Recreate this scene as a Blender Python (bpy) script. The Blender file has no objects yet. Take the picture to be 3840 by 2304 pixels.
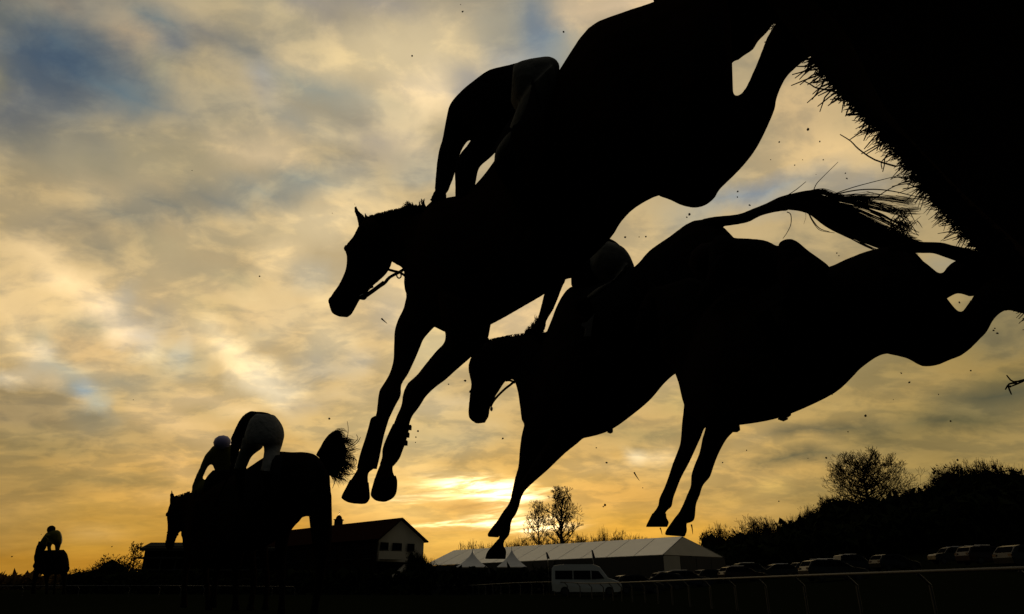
import bpy, bmesh, math, random
from mathutils import Vector, Matrix, noise as mnoise
R = math.radians
rng = random.Random(7)
S = bpy.context.scene
COL = S.collection

# ------------------------------------------------------------------ camera
PITCH = math.atan(1055.0 / 2560.0)
EYE = Vector((0, 0, .35))
cam_d = bpy.data.cameras.new('camera'); cam = bpy.data.objects.new('camera', cam_d); COL.objects.link(cam)
cam_d.sensor_width = 36; cam_d.lens = 24; cam_d.clip_start = .05; cam_d.clip_end = 9000
cam.location = EYE; cam.rotation_euler = (math.pi / 2 + PITCH, 0, 0)
S.camera = cam
S.view_settings.view_transform = 'Standard'; S.view_settings.look = 'None'
S.view_settings.exposure = 0; S.view_settings.gamma = 1; S.view_settings.use_curve_mapping = False

FWD = Vector((0, math.cos(PITCH), math.sin(PITCH))); UPV = Vector((0, -math.sin(PITCH), math.cos(PITCH)))
def ray(px, py):
    return FWD + Vector((1, 0, 0)) * ((px - 1920) / 2560.0) + UPV * ((1152 - py) / 2560.0)
def at(px, py, Z):            # point at distance Z along the lens axis
    return EYE + ray(px, py) * Z
def far(px, py, Y):           # point at ground distance Y
    r = ray(px, py); return EYE + r * (Y / r.y)
def srgb(c):
    return [((v / 255) / 12.92 if v <= 10 else (((v / 255) + .055) / 1.055) ** 2.4) for v in c]

# ------------------------------------------------------------------ sky
#SKYBEGIN
SKY_BASE = [(-400,(120,118,112)),(0,(160,148,125)),(500,(170,155,124)),(900,(190,166,122)),(1200,(208,180,132)),
            (1500,(192,164,112)),(1800,(198,156,84)),(2000,(206,150,56)),(2150,(186,128,36)),(2400,(120,86,36))]
PATCH = [  # x, y, rx, ry, angle, colour, strength : where each cloud or gap stands
 (3300,300,900,900,0,(172,152,114),.8),(3700,1500,650,500,0,(132,115,72),.9),(3500,1950,500,200,0,(142,117,58),.9),
 (0,1750,300,300,0,(150,124,74),.8),(3200,1700,500,300,0,(160,136,82),.6),(2750,1750,300,220,0,(196,160,96),.7),
 (260,250,360,230,10,(104,106,106),.95),(230,230,185,125,15,(74,91,107),1),(470,345,140,65,15,(92,108,118),.9),
 (0,350,45,70,0,(142,134,102),.9),(0,60,150,60,0,(98,104,100),.7),(180,20,120,30,0,(138,128,112),.8),
 (520,140,130,50,22,(167,149,122),1),(600,250,85,26,32,(158,150,124),.9),
 (590,85,100,42,18,(106,116,119),.9),(720,140,130,38,12,(126,123,116),.8),(650,170,60,25,10,(108,115,122),.7),
 (880,60,150,70,15,(176,160,126),.9),(740,290,100,70,20,(172,156,122),.9),(1010,60,100,60,0,(186,170,134),.7),
 (930,200,110,40,8,(132,130,120),.9),(985,310,60,40,30,(132,134,142),.9),
 (130,470,140,90,0,(100,103,104),.9),(380,420,300,38,2,(116,118,115),.9),(120,560,90,50,0,(112,112,104),.6),
 (560,560,380,80,0,(170,155,120),.9),(960,560,150,60,5,(216,190,146),1),(60,690,150,60,0,(158,140,104),.6),
 (1500,200,340,130,-4,(220,197,152),1),(1590,340,110,75,0,(238,212,168),1),(1290,230,160,60,0,(222,198,150),.7),
 (1300,15,260,40,0,(160,150,136),.9),(1120,130,120,60,25,(176,162,130),.8),
 (1230,355,220,45,12,(158,156,138),.95),(1420,530,130,60,20,(158,148,132),.9),(1600,640,120,50,0,(168,163,146),.8),(1570,540,80,40,20,(208,188,152),.7),
 (2010,120,135,130,10,(118,130,140),1),(1900,230,90,70,0,(150,150,148),.8),(1760,330,90,80,20,(164,158,150),.8),
 (1870,90,90,80,0,(180,168,140),.8),(2190,30,110,70,-10,(212,186,146),1),(2390,10,200,60,0,(220,192,152),1),
 (600,775,340,42,-11,(136,131,114),1),(1080,680,210,42,-4,(150,150,136),.95),(230,870,150,40,-12,(156,141,112),.9),(1300,700,120,40,0,(186,176,150),.5),
 (1220,820,260,90,-4,(222,197,150),.95),(1040,960,90,55,20,(238,208,154),.9),(1000,860,160,50,0,(212,188,140),.6),
 (690,1000,160,40,0,(178,160,122),.7),(480,1000,220,70,10,(186,164,122),.7),
 (1170,1050,80,60,10,(194,180,150),.9),(1240,1200,120,40,10,(222,196,148),.5),
 (130,950,130,45,18,(208,182,136),.9),(320,1120,190,48,42,(240,210,160),1),(410,1210,85,34,44,(255,227,184),1),(180,1180,150,55,10,(228,198,144),.9),
 (470,1150,40,60,30,(196,184,160),.7),(530,1240,60,34,20,(200,192,180),.9),(250,1255,130,26,-6,(158,154,130),.95),(165,1315,60,34,20,(160,162,150),.95),
 (20,1250,36,60,-30,(238,208,152),1),(110,1335,90,24,4,(242,216,172),1),(60,1388,100,18,0,(198,200,192),1),(90,1220,60,40,0,(190,166,126),.6),
 (330,1310,130,55,14,(200,170,122),.95),(560,1335,110,22,24,(226,208,168),.8),(650,1340,46,14,30,(226,214,186),.9),(520,1290,100,16,10,(216,190,156),.7),
 (600,1215,60,50,20,(178,164,136),.8),(700,1375,110,26,6,(168,164,142),.8),
 (880,1330,160,44,46,(252,226,176),1),(960,1420,70,60,0,(250,226,178),.9),(1030,1480,130,60,15,(252,228,182),.95),(950,1270,60,24,0,(186,170,134),.8),
 (150,1405,190,22,4,(232,206,162),.9),(340,1455,80,28,22,(164,174,172),1),(385,1500,34,22,20,(176,182,172),.8),(260,1468,110,12,26,(236,210,164),1),
 (90,1535,240,80,4,(146,128,94),.95),(290,1535,120,44,20,(160,140,102),.9),(370,1575,80,32,8,(148,138,110),.9),(466,1550,26,9,0,(212,196,156),1),
 (540,1450,90,60,0,(176,160,124),.6),(1160,1530,130,28,-8,(180,162,130),.95),(1210,1400,150,36,-10,(186,174,150),.8),(1330,1380,60,30,0,(200,190,170),.5),(1340,1480,120,30,0,(204,180,136),.7),
 (650,1590,140,55,22,(222,188,134),.95),(770,1650,140,22,30,(226,190,132),.7),(820,1560,80,20,0,(186,164,118),.8),(480,1600,160,40,0,(168,144,98),.6),
 (200,1665,220,34,2,(148,128,84),.9),(560,1650,180,24,0,(172,144,92),.8),(260,1762,170,16,2,(212,174,108),.9),(420,1800,250,16,3,(168,139,82),.9),
 (700,1760,120,40,28,(222,180,116),.7),(560,1880,170,20,0,(224,176,98),.9),(620,1870,60,14,0,(236,186,108),.6),(330,1905,180,40,0,(198,154,72),.7),
 (60,1900,180,30,0,(176,140,78),.7),(260,2020,320,13,1,(164,130,62),.9),(430,2008,160,7,4,(216,172,96),.8),(100,2120,260,34,0,(172,122,38),.9),(800,1800,160,30,0,(190,152,88),.4),
 (1560,1620,300,90,0,(208,182,128),.8),(1700,1640,190,26,-2,(186,166,122),.9),(1720,1520,140,30,0,(200,180,142),.7),(1640,1540,100,12,0,(216,200,170),.5),(1820,1660,120,20,0,(180,160,118),.6),
 (1880,1900,380,130,0,(246,196,106),.7),(1430,1830,200,80,0,(246,208,134),.7),(1560,1730,200,30,10,(232,196,128),.7),(1650,1760,160,20,-4,(216,182,120),.5),
 (1500,1960,220,60,0,(240,190,104),.7),(1600,2060,260,60,0,(240,186,88),.8),(1350,1960,120,60,0,(226,178,98),.6),
 (2300,1980,300,50,0,(228,170,66),.8),(2500,2000,200,30,0,(236,176,66),.7),(2150,1900,120,60,0,(236,186,104),.6),
 (2400,1640,160,26,-3,(164,144,96),.9),(2420,1702,100,20,-3,(238,208,154),1),(2362,1712,24,8,0,(252,236,200),1),(2300,1760,200,30,0,(206,172,114),.6),(2560,1760,200,20,0,(206,172,106),.5),
 (2300,1870,200,40,0,(216,166,86),.7),(2520,1500,80,50,0,(186,162,104),.7),(2450,1820,160,14,0,(190,156,96),.6),
 (3010,1630,190,20,-5,(112,102,74),1),(2990,1692,190,14,-6,(192,158,92),1),(3000,1735,160,16,-4,(110,100,70),1),(3050,1772,120,9,-5,(184,150,86),.9),
 (2720,1812,120,11,2,(204,168,92),.9),(2900,1828,70,7,0,(210,174,98),.9),(2780,1850,160,12,0,(150,126,74),.6),(2800,1650,60,30,0,(190,160,104),.7),(3080,1850,160,20,-4,(128,110,66),.6),
 (3560,1590,330,26,-13,(94,88,60),1),(3700,1480,230,30,-14,(92,88,64),1),(3300,1520,260,20,-20,(160,134,80),.9),(3450,1430,200,18,-12,(156,130,78),.8),(3250,1610,200,16,-12,(102,94,66),.9),(3400,1660,260,16,-8,(138,118,70),.7),(3100,1560,160,18,-10,(172,146,90),.8),(3740,1250,140,80,0,(118,108,78),.9),(3700,1350,260,20,-6,(146,120,64),.7),(3800,1420,160,20,-8,(112,100,62),.7),
 (3060,590,220,75,0,(206,178,130),.95),(3000,400,120,120,0,(190,164,122),.8),(2800,725,230,42,-3,(142,147,148),1),(3150,690,160,34,-4,(156,150,138),.9),(2720,780,140,18,0,(160,156,146),.6),
 (2500,905,130,40,-6,(208,182,132),.95),(2560,810,110,34,0,(158,154,138),.8),(3060,900,200,50,0,(172,153,114),.8),(3400,790,160,80,0,(158,142,108),.8),(3540,1000,90,50,0,(142,136,118),.7),(2790,300,90,90,0,(166,150,118),.8),
 (150,760,120,40,-6,(176,154,114),.6),(60,840,90,40,0,(168,148,108),.6),(420,930,120,26,-14,(146,136,112),.7),(760,880,160,30,-6,(182,164,126),.6),(560,930,110,34,0,(184,166,124),.6),
 (900,740,180,26,-6,(146,142,126),.8),(1300,620,90,34,14,(170,160,138),.7),(1180,470,140,36,10,(192,176,142),.6),(1060,430,90,40,14,(160,154,136),.7),(820,420,120,44,16,(158,150,128),.7),(760,470,110,30,0,(178,162,128),.6),
 (1420,400,120,30,14,(206,188,152),.7),(1480,440,90,24,12,(226,204,164),.6),(1250,480,80,24,0,(200,182,146),.6),(660,640,140,44,0,(178,162,124),.5),(330,640,160,44,-4,(152,142,114),.6),(300,560,120,30,0,(130,126,112),.6),
 (850,1050,120,26,-4,(172,158,120),.7),(960,1090,110,30,6,(224,200,150),.7),(1100,1180,90,34,14,(206,184,142),.7),(1220,1130,70,26,20,(238,212,160),.7),(1060,1240,90,22,0,(190,176,146),.7),(820,1180,110,30,14,(196,172,122),.7),(700,1120,110,30,20,(206,182,132),.6),
 (760,1240,70,30,30,(218,192,142),.7),(700,1290,60,26,30,(196,180,150),.7),(430,1340,110,24,10,(208,178,128),.7),(240,1390,120,14,4,(196,190,164),.7),(480,1420,110,16,10,(168,154,122),.8),(620,1460,110,30,4,(196,170,122),.7),(760,1500,110,26,14,(224,192,140),.7),(880,1560,80,18,20,(234,202,148),.7),
 (140,1620,160,20,4,(166,144,98),.7),(400,1640,140,16,6,(182,154,102),.7),(90,1710,120,18,0,(166,140,88),.7),(330,1720,120,12,0,(158,134,84),.7),(600,1730,100,14,10,(206,168,104),.7),(860,1740,60,30,0,(226,186,118),.5),(150,1840,140,14,2,(162,132,76),.7),(480,1840,150,12,2,(202,160,88),.7),(300,1880,160,10,2,(176,140,76),.7),(520,1950,140,12,2,(186,146,68),.7),(120,1960,140,12,0,(196,156,80),.7),(560,2000,120,8,2,(170,134,62),.7),(300,2060,200,12,0,(196,150,58),.6),
 (1250,1290,90,22,0,(226,204,160),.6),(1180,1330,70,26,10,(196,182,150),.7),(1330,1560,80,16,0,(196,172,128),.7),(1160,1620,120,20,0,(204,176,122),.7),(1250,1680,120,16,0,(184,160,112),.7),(1300,1760,110,20,4,(222,186,120),.7),(1130,1700,90,20,0,(210,176,114),.6),(1600,1460,90,20,0,(214,192,146),.7),(1820,1600,90,14,0,(196,172,126),.7),(1620,1690,120,12,0,(204,178,126),.7),(1780,1700,90,16,0,(186,160,112),.7),(1850,1750,70,14,0,(222,188,120),.7),
 (1640,1910,110,12,0,(214,168,96),.8),(1760,1900,90,12,0,(206,158,86),.8),(1860,1900,50,10,0,(214,164,86),.8),(1700,1850,50,8,0,(236,196,120),.8),(1560,1930,110,14,0,(246,200,116),.7),(1500,1990,140,10,0,(222,174,92),.7),(1700,2000,120,8,0,(226,172,84),.7),(1760,2020,140,12,0,(244,192,92),.7),
 (2280,1820,140,10,-2,(196,158,92),.7),(2400,1880,120,8,0,(190,148,74),.7),(2240,1940,130,8,0,(204,158,74),.7),(2480,1560,60,16,0,(176,152,98),.7),(2340,1660,80,14,-6,(186,160,106),.7),(2200,1700,80,18,0,(186,158,106),.6),(2700,1880,120,8,0,(196,158,84),.7),(2760,1940,120,8,0,(204,162,80),.6),(2720,1720,70,14,0,(176,148,92),.7),
 (3120,1670,110,8,-6,(182,150,88),.6),(2860,1760,60,8,0,(146,124,78),.6),(3000,1800,160,7,-3,(136,116,72),.7),(3400,1560,150,14,-16,(150,128,76),.6),(3250,1680,130,8,-8,(112,100,66),.6),(3600,1670,200,12,-8,(112,98,62),.7),(3640,1540,180,12,-14,(116,106,72),.6),(3300,1470,120,14,-22,(140,122,80),.6),(3180,1520,80,14,-22,(170,144,90),.6),
 (1600,1300,120,100,0,(224,200,146),.8),(1950,1210,120,60,0,(222,192,144),.8),(1500,1110,120,60,0,(236,208,158),.7),(1450,1200,60,50,0,(192,176,148),.7),(1740,600,60,60,0,(214,190,152),.6),
]
CRACK = [  # bright breaks in the cloud around the hidden sun: x, y, rx, ry, strength
 (1750,1812,120,24,2.2),(1830,1850,110,18,1.5),(1905,1850,66,40,2.4),(1600,1866,110,11,.8),(1500,1874,70,8,.5),
 (1690,1966,170,6,.9),(1830,1975,110,14,1.1),(1880,1945,90,20,1.1),(2030,1965,90,26,2.2),(1985,1860,50,14,1.2),(1980,1990,110,10,1.4),(2050,1835,50,8,.4),(1930,1915,40,26,.8),
]
def sky_px(x, y):
    b = SKY_BASE
    if y <= b[0][0]: c = list(b[0][1])
    elif y >= b[-1][0]: c = list(b[-1][1])
    else:
        for i in range(len(b) - 1):
            if b[i][0] <= y <= b[i + 1][0]:
                t = (y - b[i][0]) / (b[i + 1][0] - b[i][0]); c = [b[i][1][k] * (1 - t) + b[i + 1][1][k] * t for k in range(3)]; break
    for (cx, cy, rx, ry, an, col, st) in PATCH:
        dx, dy = x - cx, y - cy
        if abs(dx) > 2.6 * max(rx, ry) or abs(dy) > 2.6 * max(rx, ry): continue
        ca, sa = math.cos(R(an)), math.sin(R(an))
        u = (dx * ca + dy * sa) / rx; v = (-dx * sa + dy * ca) / ry
        q = u * u + v * v
        w = st * math.exp(-.42 * q - .22 * q * q)
        if w > .003:
            for k in range(3): c[k] += (col[k] - c[k]) * w
    return c
#SKYEND
def dir_px(az, el):           # where a sky direction stands in the picture
    d = Vector((math.sin(az) * math.cos(el), math.cos(az) * math.cos(el), math.sin(el)))
    z = d.dot(FWD)
    if z < .05: return None
    return 1920 + 2560 * d.x / z, 1152 - 2560 * d.dot(UPV) / z

W = bpy.data.worlds.new('World'); S.world = W; W.use_nodes = True
nt = W.node_tree; nt.nodes.clear(); N = nt.nodes.new; L = nt.links.new
def mth(op, a, b=None, c=None, clamp=False):
    n = N('ShaderNodeMath'); n.operation = op; n.use_clamp = clamp
    for i, v in enumerate((a, b, c)):
        if v is None: continue
        if isinstance(v, (int, float)): n.inputs[i].default_value = v
        else: L(v, n.inputs[i])
    return n.outputs[0]
def mixc(f, a, b, mode='MIX'):
    n = N('ShaderNodeMix'); n.data_type = 'RGBA'; n.blend_type = mode
    for i, v in ((0, f), (6, a), (7, b)):
        if isinstance(v, (int, float)): n.inputs[i].default_value = v
        elif isinstance(v, (tuple, list)): n.inputs[i].default_value = tuple(v) + (1,)
        else: L(v, n.inputs[i])
    return n.outputs[2]
def smooth(x, a, b):
    n = N('ShaderNodeMapRange'); n.interpolation_type = 'SMOOTHSTEP'; L(x, n.inputs[0])
    n.inputs[1].default_value = a; n.inputs[2].default_value = b; return n.outputs[0]
tc = N('ShaderNodeTexCoord'); sep = N('ShaderNodeSeparateXYZ'); L(tc.outputs['Generated'], sep.inputs[0])
X0, Y0, Z0 = sep.outputs
AZ = mth('ARCTAN2', X0, Y0); EL = mth('ARCSINE', Z0)
# cloud sheet coordinates: the layer overhead seen in perspective
zz = mth('MAXIMUM', mth('ADD', Z0, .27), .05)
cmb = N('ShaderNodeCombineXYZ'); L(mth('DIVIDE', X0, zz), cmb.inputs[0]); L(mth('DIVIDE', Y0, zz), cmb.inputs[1])
def nz(vec, scale, detail=4, rough=.55, off=0, dist=0):
    m = N('ShaderNodeMapping'); L(vec, m.inputs[0]); m.inputs[1].default_value = (off, off * .7, off * 1.3)
    n = N('ShaderNodeTexNoise'); L(m.outputs[0], n.inputs['Vector']); n.inputs['Scale'].default_value = scale
    n.inputs['Detail'].default_value = detail; n.inputs['Roughness'].default_value = rough; n.inputs['Distortion'].default_value = dist
    return n.outputs[0]
wa = mth('SUBTRACT', nz(tc.outputs['Generated'], 5.0, 6, .62, 3), .5); wb = mth('SUBTRACT', nz(tc.outputs['Generated'], 5.5, 6, .62, 11), .5)
low = smooth(EL, .0, .35)
AZw = mth('ADD', AZ, mth('MULTIPLY', wa, mth('MULTIPLY_ADD', low, .06, .05)))
ELw = mth('ADD', EL, mth('MULTIPLY', wb, mth('MULTIPLY_ADD', low, .055, .018)))
A0, A1 = R(-48), R(48)
NS = 30
rows = [R(-1 + .9 * i) for i in range(20)] + [R(17.4 + 1.4 * i) for i in range(22)]
def ramp_row(el, a, b, fac):
    gt_ = bpy.data.node_groups.new('cloud_row', 'ShaderNodeTree')      # a small tree of its own: quick to edit
    gt_.interface.new_socket('Fac', in_out='INPUT', socket_type='NodeSocketFloat'); gt_.interface.new_socket('Color', in_out='OUTPUT', socket_type='NodeSocketColor')
    gi, go, r = gt_.nodes.new('NodeGroupInput'), gt_.nodes.new('NodeGroupOutput'), gt_.nodes.new('ShaderNodeValToRGB')
    cr = r.color_ramp; cr.interpolation = 'CARDINAL'
    while len(cr.elements) < NS: cr.elements.new(.5)
    for i in range(NS):
        t = i / (NS - 1); q = dir_px(a + (b - a) * t, el)
        c = srgb(sky_px(*q)) if q else (.2, .17, .12)
        e = cr.elements[i]; e.position = t; e.color = (c[0], c[1], c[2], 1)
    gt_.links.new(gi.outputs[0], r.inputs[0]); gt_.links.new(r.outputs[0], go.inputs[0])
    g = N('ShaderNodeGroup'); g.node_tree = gt_; L(fac, g.inputs[0])
    return g.outputs[0]
def half(a, b):
    fac = mth('DIVIDE', mth('SUBTRACT', AZw, a), b - a, clamp=True)
    c = ramp_row(rows[0], a, b, fac)
    for i in range(1, len(rows)):
        n = N('ShaderNodeMapRange'); L(ELw, n.inputs[0]); n.inputs[1].default_value = rows[i - 1]; n.inputs[2].default_value = rows[i]
        c = mixc(n.outputs[0], c, ramp_row(rows[i], a, b, fac))
    return c
AM = A0 / 3
col = mixc(mth('GREATER_THAN', AZw, -AM), mixc(mth('GREATER_THAN', AZw, AM), half(A0, AM), half(AM, -AM)), half(-AM, A1))
# fine structure of the clouds: soft billows overhead, long streaks low down
n1 = nz(cmb.outputs[0], 7.5, 6, .6, 21, .4)
strk = N('ShaderNodeCombineXYZ'); L(mth('MULTIPLY', AZ, 2.2), strk.inputs[0]); L(mth('MULTIPLY_ADD', EL, 17.0, mth('MULTIPLY', AZ, -1.6)), strk.inputs[1])
n2 = nz(strk.outputs[0], 2.6, 5, .6, 5, .6)
f1 = mth('MULTIPLY_ADD', mth('SUBTRACT', n1, .5), .30, 1.0)
lw = mth('SUBTRACT', 1.0, smooth(EL, .04, .24))
f2 = mth('MULTIPLY_ADD', mth('MULTIPLY', mth('SUBTRACT', n2, .5), lw), .62, 1.0)
fm = mth('MULTIPLY', f1, f2)
vm = N('ShaderNodeVectorMath'); vm.operation = 'SCALE'; L(col, vm.inputs[0]); L(fm, vm.inputs[3])
col = vm.outputs[0]
# mottled rows of small clouds, noise varying between cream and slate
tw = N('ShaderNodeVectorMath'); tw.operation = 'MULTIPLY'; L(cmb.outputs[0], tw.inputs[0]); tw.inputs[1].default_value = (1.0, 1.35, 1.0)
n3 = nz(tw.outputs[0], 5.2, 7, .56, 47, .5); n4 = nz(tw.outputs[0], 13.0, 6, .58, 71, .4)
mot = smooth(mth('MULTIPLY_ADD', n4, .34, mth('MULTIPLY', n3, .66)), .425, .58)
damp = mth('MULTIPLY_ADD', smooth(EL, .03, .16), .8, .2)
mc = mixc(mot, (.93, .955, 1.01), (1.30, 1.265, 1.19)); mc = mixc(damp, (1, 1, 1), mc)
col = mixc(1.0, col, mc, 'MULTIPLY')
# breaks near the sun
glow = None
AZc = mth('ADD', AZ, mth('MULTIPLY', mth('SUBTRACT', n2, .5), .05)); ELc = mth('ADD', EL, mth('MULTIPLY', mth('SUBTRACT', nz(strk.outputs[0], 4.5, 4, .6, 31), .5), .03))
for (cx, cy, rx, ry, st) in CRACK:
    r = ray(cx, cy).normalized(); a0 = math.atan2(r.x, r.y); e0 = math.asin(r.z)
    u = mth('MULTIPLY', mth('SUBTRACT', AZc, a0), 2769 / rx); v = mth('MULTIPLY', mth('SUBTRACT', ELc, e0), 2994 / ry)
    q = mth('ADD', mth('MULTIPLY', u, u), mth('MULTIPLY', v, v))
    g = mth('MULTIPLY', mth('EXPONENT', mth('MULTIPLY', q, -.8)), st)
    glow = g if glow is None else mth('ADD', glow, g)
glow = mth('MULTIPLY', glow, mth('MULTIPLY_ADD', smooth(nz(strk.outputs[0], 6.5, 6, .62, 91, .6), .40, .60), .95, .22))
gl = N('ShaderNodeVectorMath'); gl.operation = 'SCALE'; gl.inputs[0].default_value = (1.0, .78, .42); L(glow, gl.inputs[3])
ad = N('ShaderNodeVectorMath'); ad.operation = 'ADD'; L(col, ad.inputs[0]); L(gl.outputs[0], ad.inputs[1]); col = ad.outputs[0]
# blue evening sky above and behind, dimming away from the sunset
sk = N('ShaderNodeTexSky'); sk.sky_type = 'NISHITA'; sk.sun_disc = False; sk.sun_elevation = R(4.4); sk.sun_rotation = R(1.9)
sks = N('ShaderNodeVectorMath'); sks.operation = 'SCALE'; L(sk.outputs[0], sks.inputs[0]); sks.inputs[3].default_value = .05
back = mixc(mth('MULTIPLY', n1, .5), sks.outputs[0], (.05, .046, .042))
zen = (.26, .24, .20)
az_abs = mth('ABSOLUTE', AZ)
out_f = mth('MAXIMUM', smooth(az_abs, R(44), R(95)), smooth(EL, R(47), R(80)))
bs = N('ShaderNodeVectorMath'); bs.operation = 'SCALE'; L(back, bs.inputs[0])
L(mth('MULTIPLY_ADD', smooth(az_abs, R(70), R(150)), -.45, .75), bs.inputs[3])
top = mixc(mth('MULTIPLY', smooth(EL, R(30), R(75)), .9), bs.outputs[0], zen)
col = mixc(out_f, col, top)
bg = N('ShaderNodeBackground'); L(col, bg.inputs[0]); bg.inputs[1].default_value = 1.0
wo = N('ShaderNodeOutputWorld'); L(bg.outputs[0], wo.inputs[0])
W.cycles.sampling_method = 'MANUAL'; W.cycles.sample_map_resolution = 256

sun_d = bpy.data.lights.new('sun', 'SUN'); sun = bpy.data.objects.new('sun', sun_d); COL.objects.link(sun)
sun_d.energy = 2.0; sun_d.angle = R(4); sun_d.color = (1, .72, .42)
sd = ray(2020, 1975).normalized()
sun.rotation_euler = (-sd).to_track_quat('-Z', 'Y').to_euler(); sun.location = (0, 0, 40)

# ------------------------------------------------------------------ materials
def mat(name, c, rough=.8, metal=0., noise_amt=.35, scale=8, bump=0., spec=.3, coat=0, transl=0., c2=None):
    m = bpy.data.materials.new(name); m.use_nodes = True; t = m.node_tree; b = t.nodes['Principled BSDF']
    tx = t.nodes.new('ShaderNodeTexCoord'); n = t.nodes.new('ShaderNodeTexNoise'); n.inputs['Scale'].default_value = scale; n.inputs['Detail'].default_value = 5
    t.links.new(tx.outputs['Object'], n.inputs['Vector'])
    r = t.nodes.new('ShaderNodeMix'); r.data_type = 'RGBA'
    k = noise_amt; d = c2 or [v * (1 - k) for v in c]; u = [min(1, v * (1 + k)) for v in c]
    r.inputs[6].default_value = (*d, 1); r.inputs[7].default_value = (*u, 1)
    t.links.new(n.outputs[0], r.inputs[0]); t.links.new(r.outputs[2], b.inputs['Base Color'])
    b.inputs['Roughness'].default_value = rough; b.inputs['Metallic'].default_value = metal
    b.inputs['Specular IOR Level'].default_value = spec; b.inputs['Coat Weight'].default_value = coat
    if spec < .1 and not coat:
        df = t.nodes.new('ShaderNodeBsdfDiffuse'); t.links.new(r.outputs[2], df.inputs[0]); t.links.new(df.outputs[0], t.nodes['Material Output'].inputs[0]); t.nodes.remove(b); b = df
    if bump:
        bp = t.nodes.new('ShaderNodeBump'); bp.inputs['Strength'].default_value = bump; bp.inputs['Distance'].default_value = .02
        t.links.new(n.outputs[0], bp.inputs['Height']); t.links.new(bp.outputs[0], b.inputs['Normal'])
    if transl:
        tr = t.nodes.new('ShaderNodeBsdfTranslucent'); t.links.new(r.outputs[2], tr.inputs[0])
        mx = t.nodes.new('ShaderNodeMixShader'); mx.inputs[0].default_value = transl
        o = t.nodes['Material Output']; t.links.new(b.outputs[0], mx.inputs[1]); t.links.new(tr.outputs[0], mx.inputs[2]); t.links.new(mx.outputs[0], o.inputs[0])
    return m
M = dict(
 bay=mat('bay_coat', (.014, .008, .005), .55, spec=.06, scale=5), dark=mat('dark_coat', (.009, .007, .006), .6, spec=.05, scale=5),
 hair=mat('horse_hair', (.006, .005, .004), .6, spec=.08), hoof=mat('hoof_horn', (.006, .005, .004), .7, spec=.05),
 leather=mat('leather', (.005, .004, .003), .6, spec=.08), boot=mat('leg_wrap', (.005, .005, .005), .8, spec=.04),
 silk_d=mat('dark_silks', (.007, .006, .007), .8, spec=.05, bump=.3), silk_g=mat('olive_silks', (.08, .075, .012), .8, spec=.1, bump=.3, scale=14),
 breech_l=mat('grey_white_breeches', (.15, .15, .14), .85, spec=.08, bump=.8, scale=22),
 breech=mat('pale_breeches', (.06, .06, .052), .85, spec=.1, bump=.6, scale=18), skin=mat('skin', (.25, .16, .11), .6), cloth=mat('saddle_cloth', (.008, .008, .009), .9, spec=.05),
 helm_b=mat('pale_blue_cap', (.20, .19, .34), .5, spec=.2), helm_d=mat('dark_cap', (.012, .009, .009), .5, spec=.05), white=mat('white_print', (.25, .25, .24), .8, spec=.1),
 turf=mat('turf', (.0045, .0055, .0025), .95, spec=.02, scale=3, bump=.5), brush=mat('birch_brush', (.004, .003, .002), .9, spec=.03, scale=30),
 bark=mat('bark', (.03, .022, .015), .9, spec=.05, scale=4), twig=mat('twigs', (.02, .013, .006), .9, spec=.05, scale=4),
 leaf=mat('dark_foliage', (.009, .011, .005), .9, spec=.04, scale=3), backlit_tw=mat('backlit_far_twigs', (.13, .08, .025), .9, spec=.05, scale=.4, transl=.5),  # far twigs: golden backlight put into their colour
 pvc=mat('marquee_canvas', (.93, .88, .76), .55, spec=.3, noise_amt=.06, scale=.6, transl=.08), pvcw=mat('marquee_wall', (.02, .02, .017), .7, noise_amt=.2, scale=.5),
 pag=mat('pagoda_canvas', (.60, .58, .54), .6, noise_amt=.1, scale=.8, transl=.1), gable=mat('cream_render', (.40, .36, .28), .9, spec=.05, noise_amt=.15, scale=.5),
 roof=mat('red_brown_roof', (.014, .006, .004), .8, spec=.05, noise_amt=.3, scale=2), wall=mat('dark_brick', (.008, .006, .005), .9, spec=.05, scale=1.5), conc=mat('grey_concrete', (.03, .03, .026), .9, spec=.05, scale=1),
 glass=mat('dark_glass', (.006, .006, .007), .5, spec=.06), tyre=mat('tyre', (.005, .005, .005), .9), rim=mat('alloy', (.05, .05, .05), .4, metal=.8),
 rail=mat('white_rail', (.022, .022, .019), .6, noise_amt=.1), flag=mat('dark_flag', (.02, .015, .02), .9), mud=mat('mud', (.008, .010, .006), .95, spec=.02),
 lamp=mat('lamp_glass', (.08, .05, .04), .3, spec=.2), steel=mat('steel', (.35, .34, .32), .35, metal=.9),
)
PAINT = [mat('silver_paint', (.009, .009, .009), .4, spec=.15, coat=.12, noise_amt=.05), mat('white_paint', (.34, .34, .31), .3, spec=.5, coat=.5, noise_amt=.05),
         mat('navy_paint', (.006, .008, .015), .4, spec=.15, coat=.12, noise_amt=.05), mat('maroon_paint', (.012, .004, .004), .4, spec=.15, coat=.12, noise_amt=.05),
         mat('black_paint', (.005, .005, .005), .4, spec=.15, coat=.12, noise_amt=.05), mat('green_paint', (.010, .014, .008), .4, spec=.15, coat=.12, noise_amt=.05)]

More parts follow.
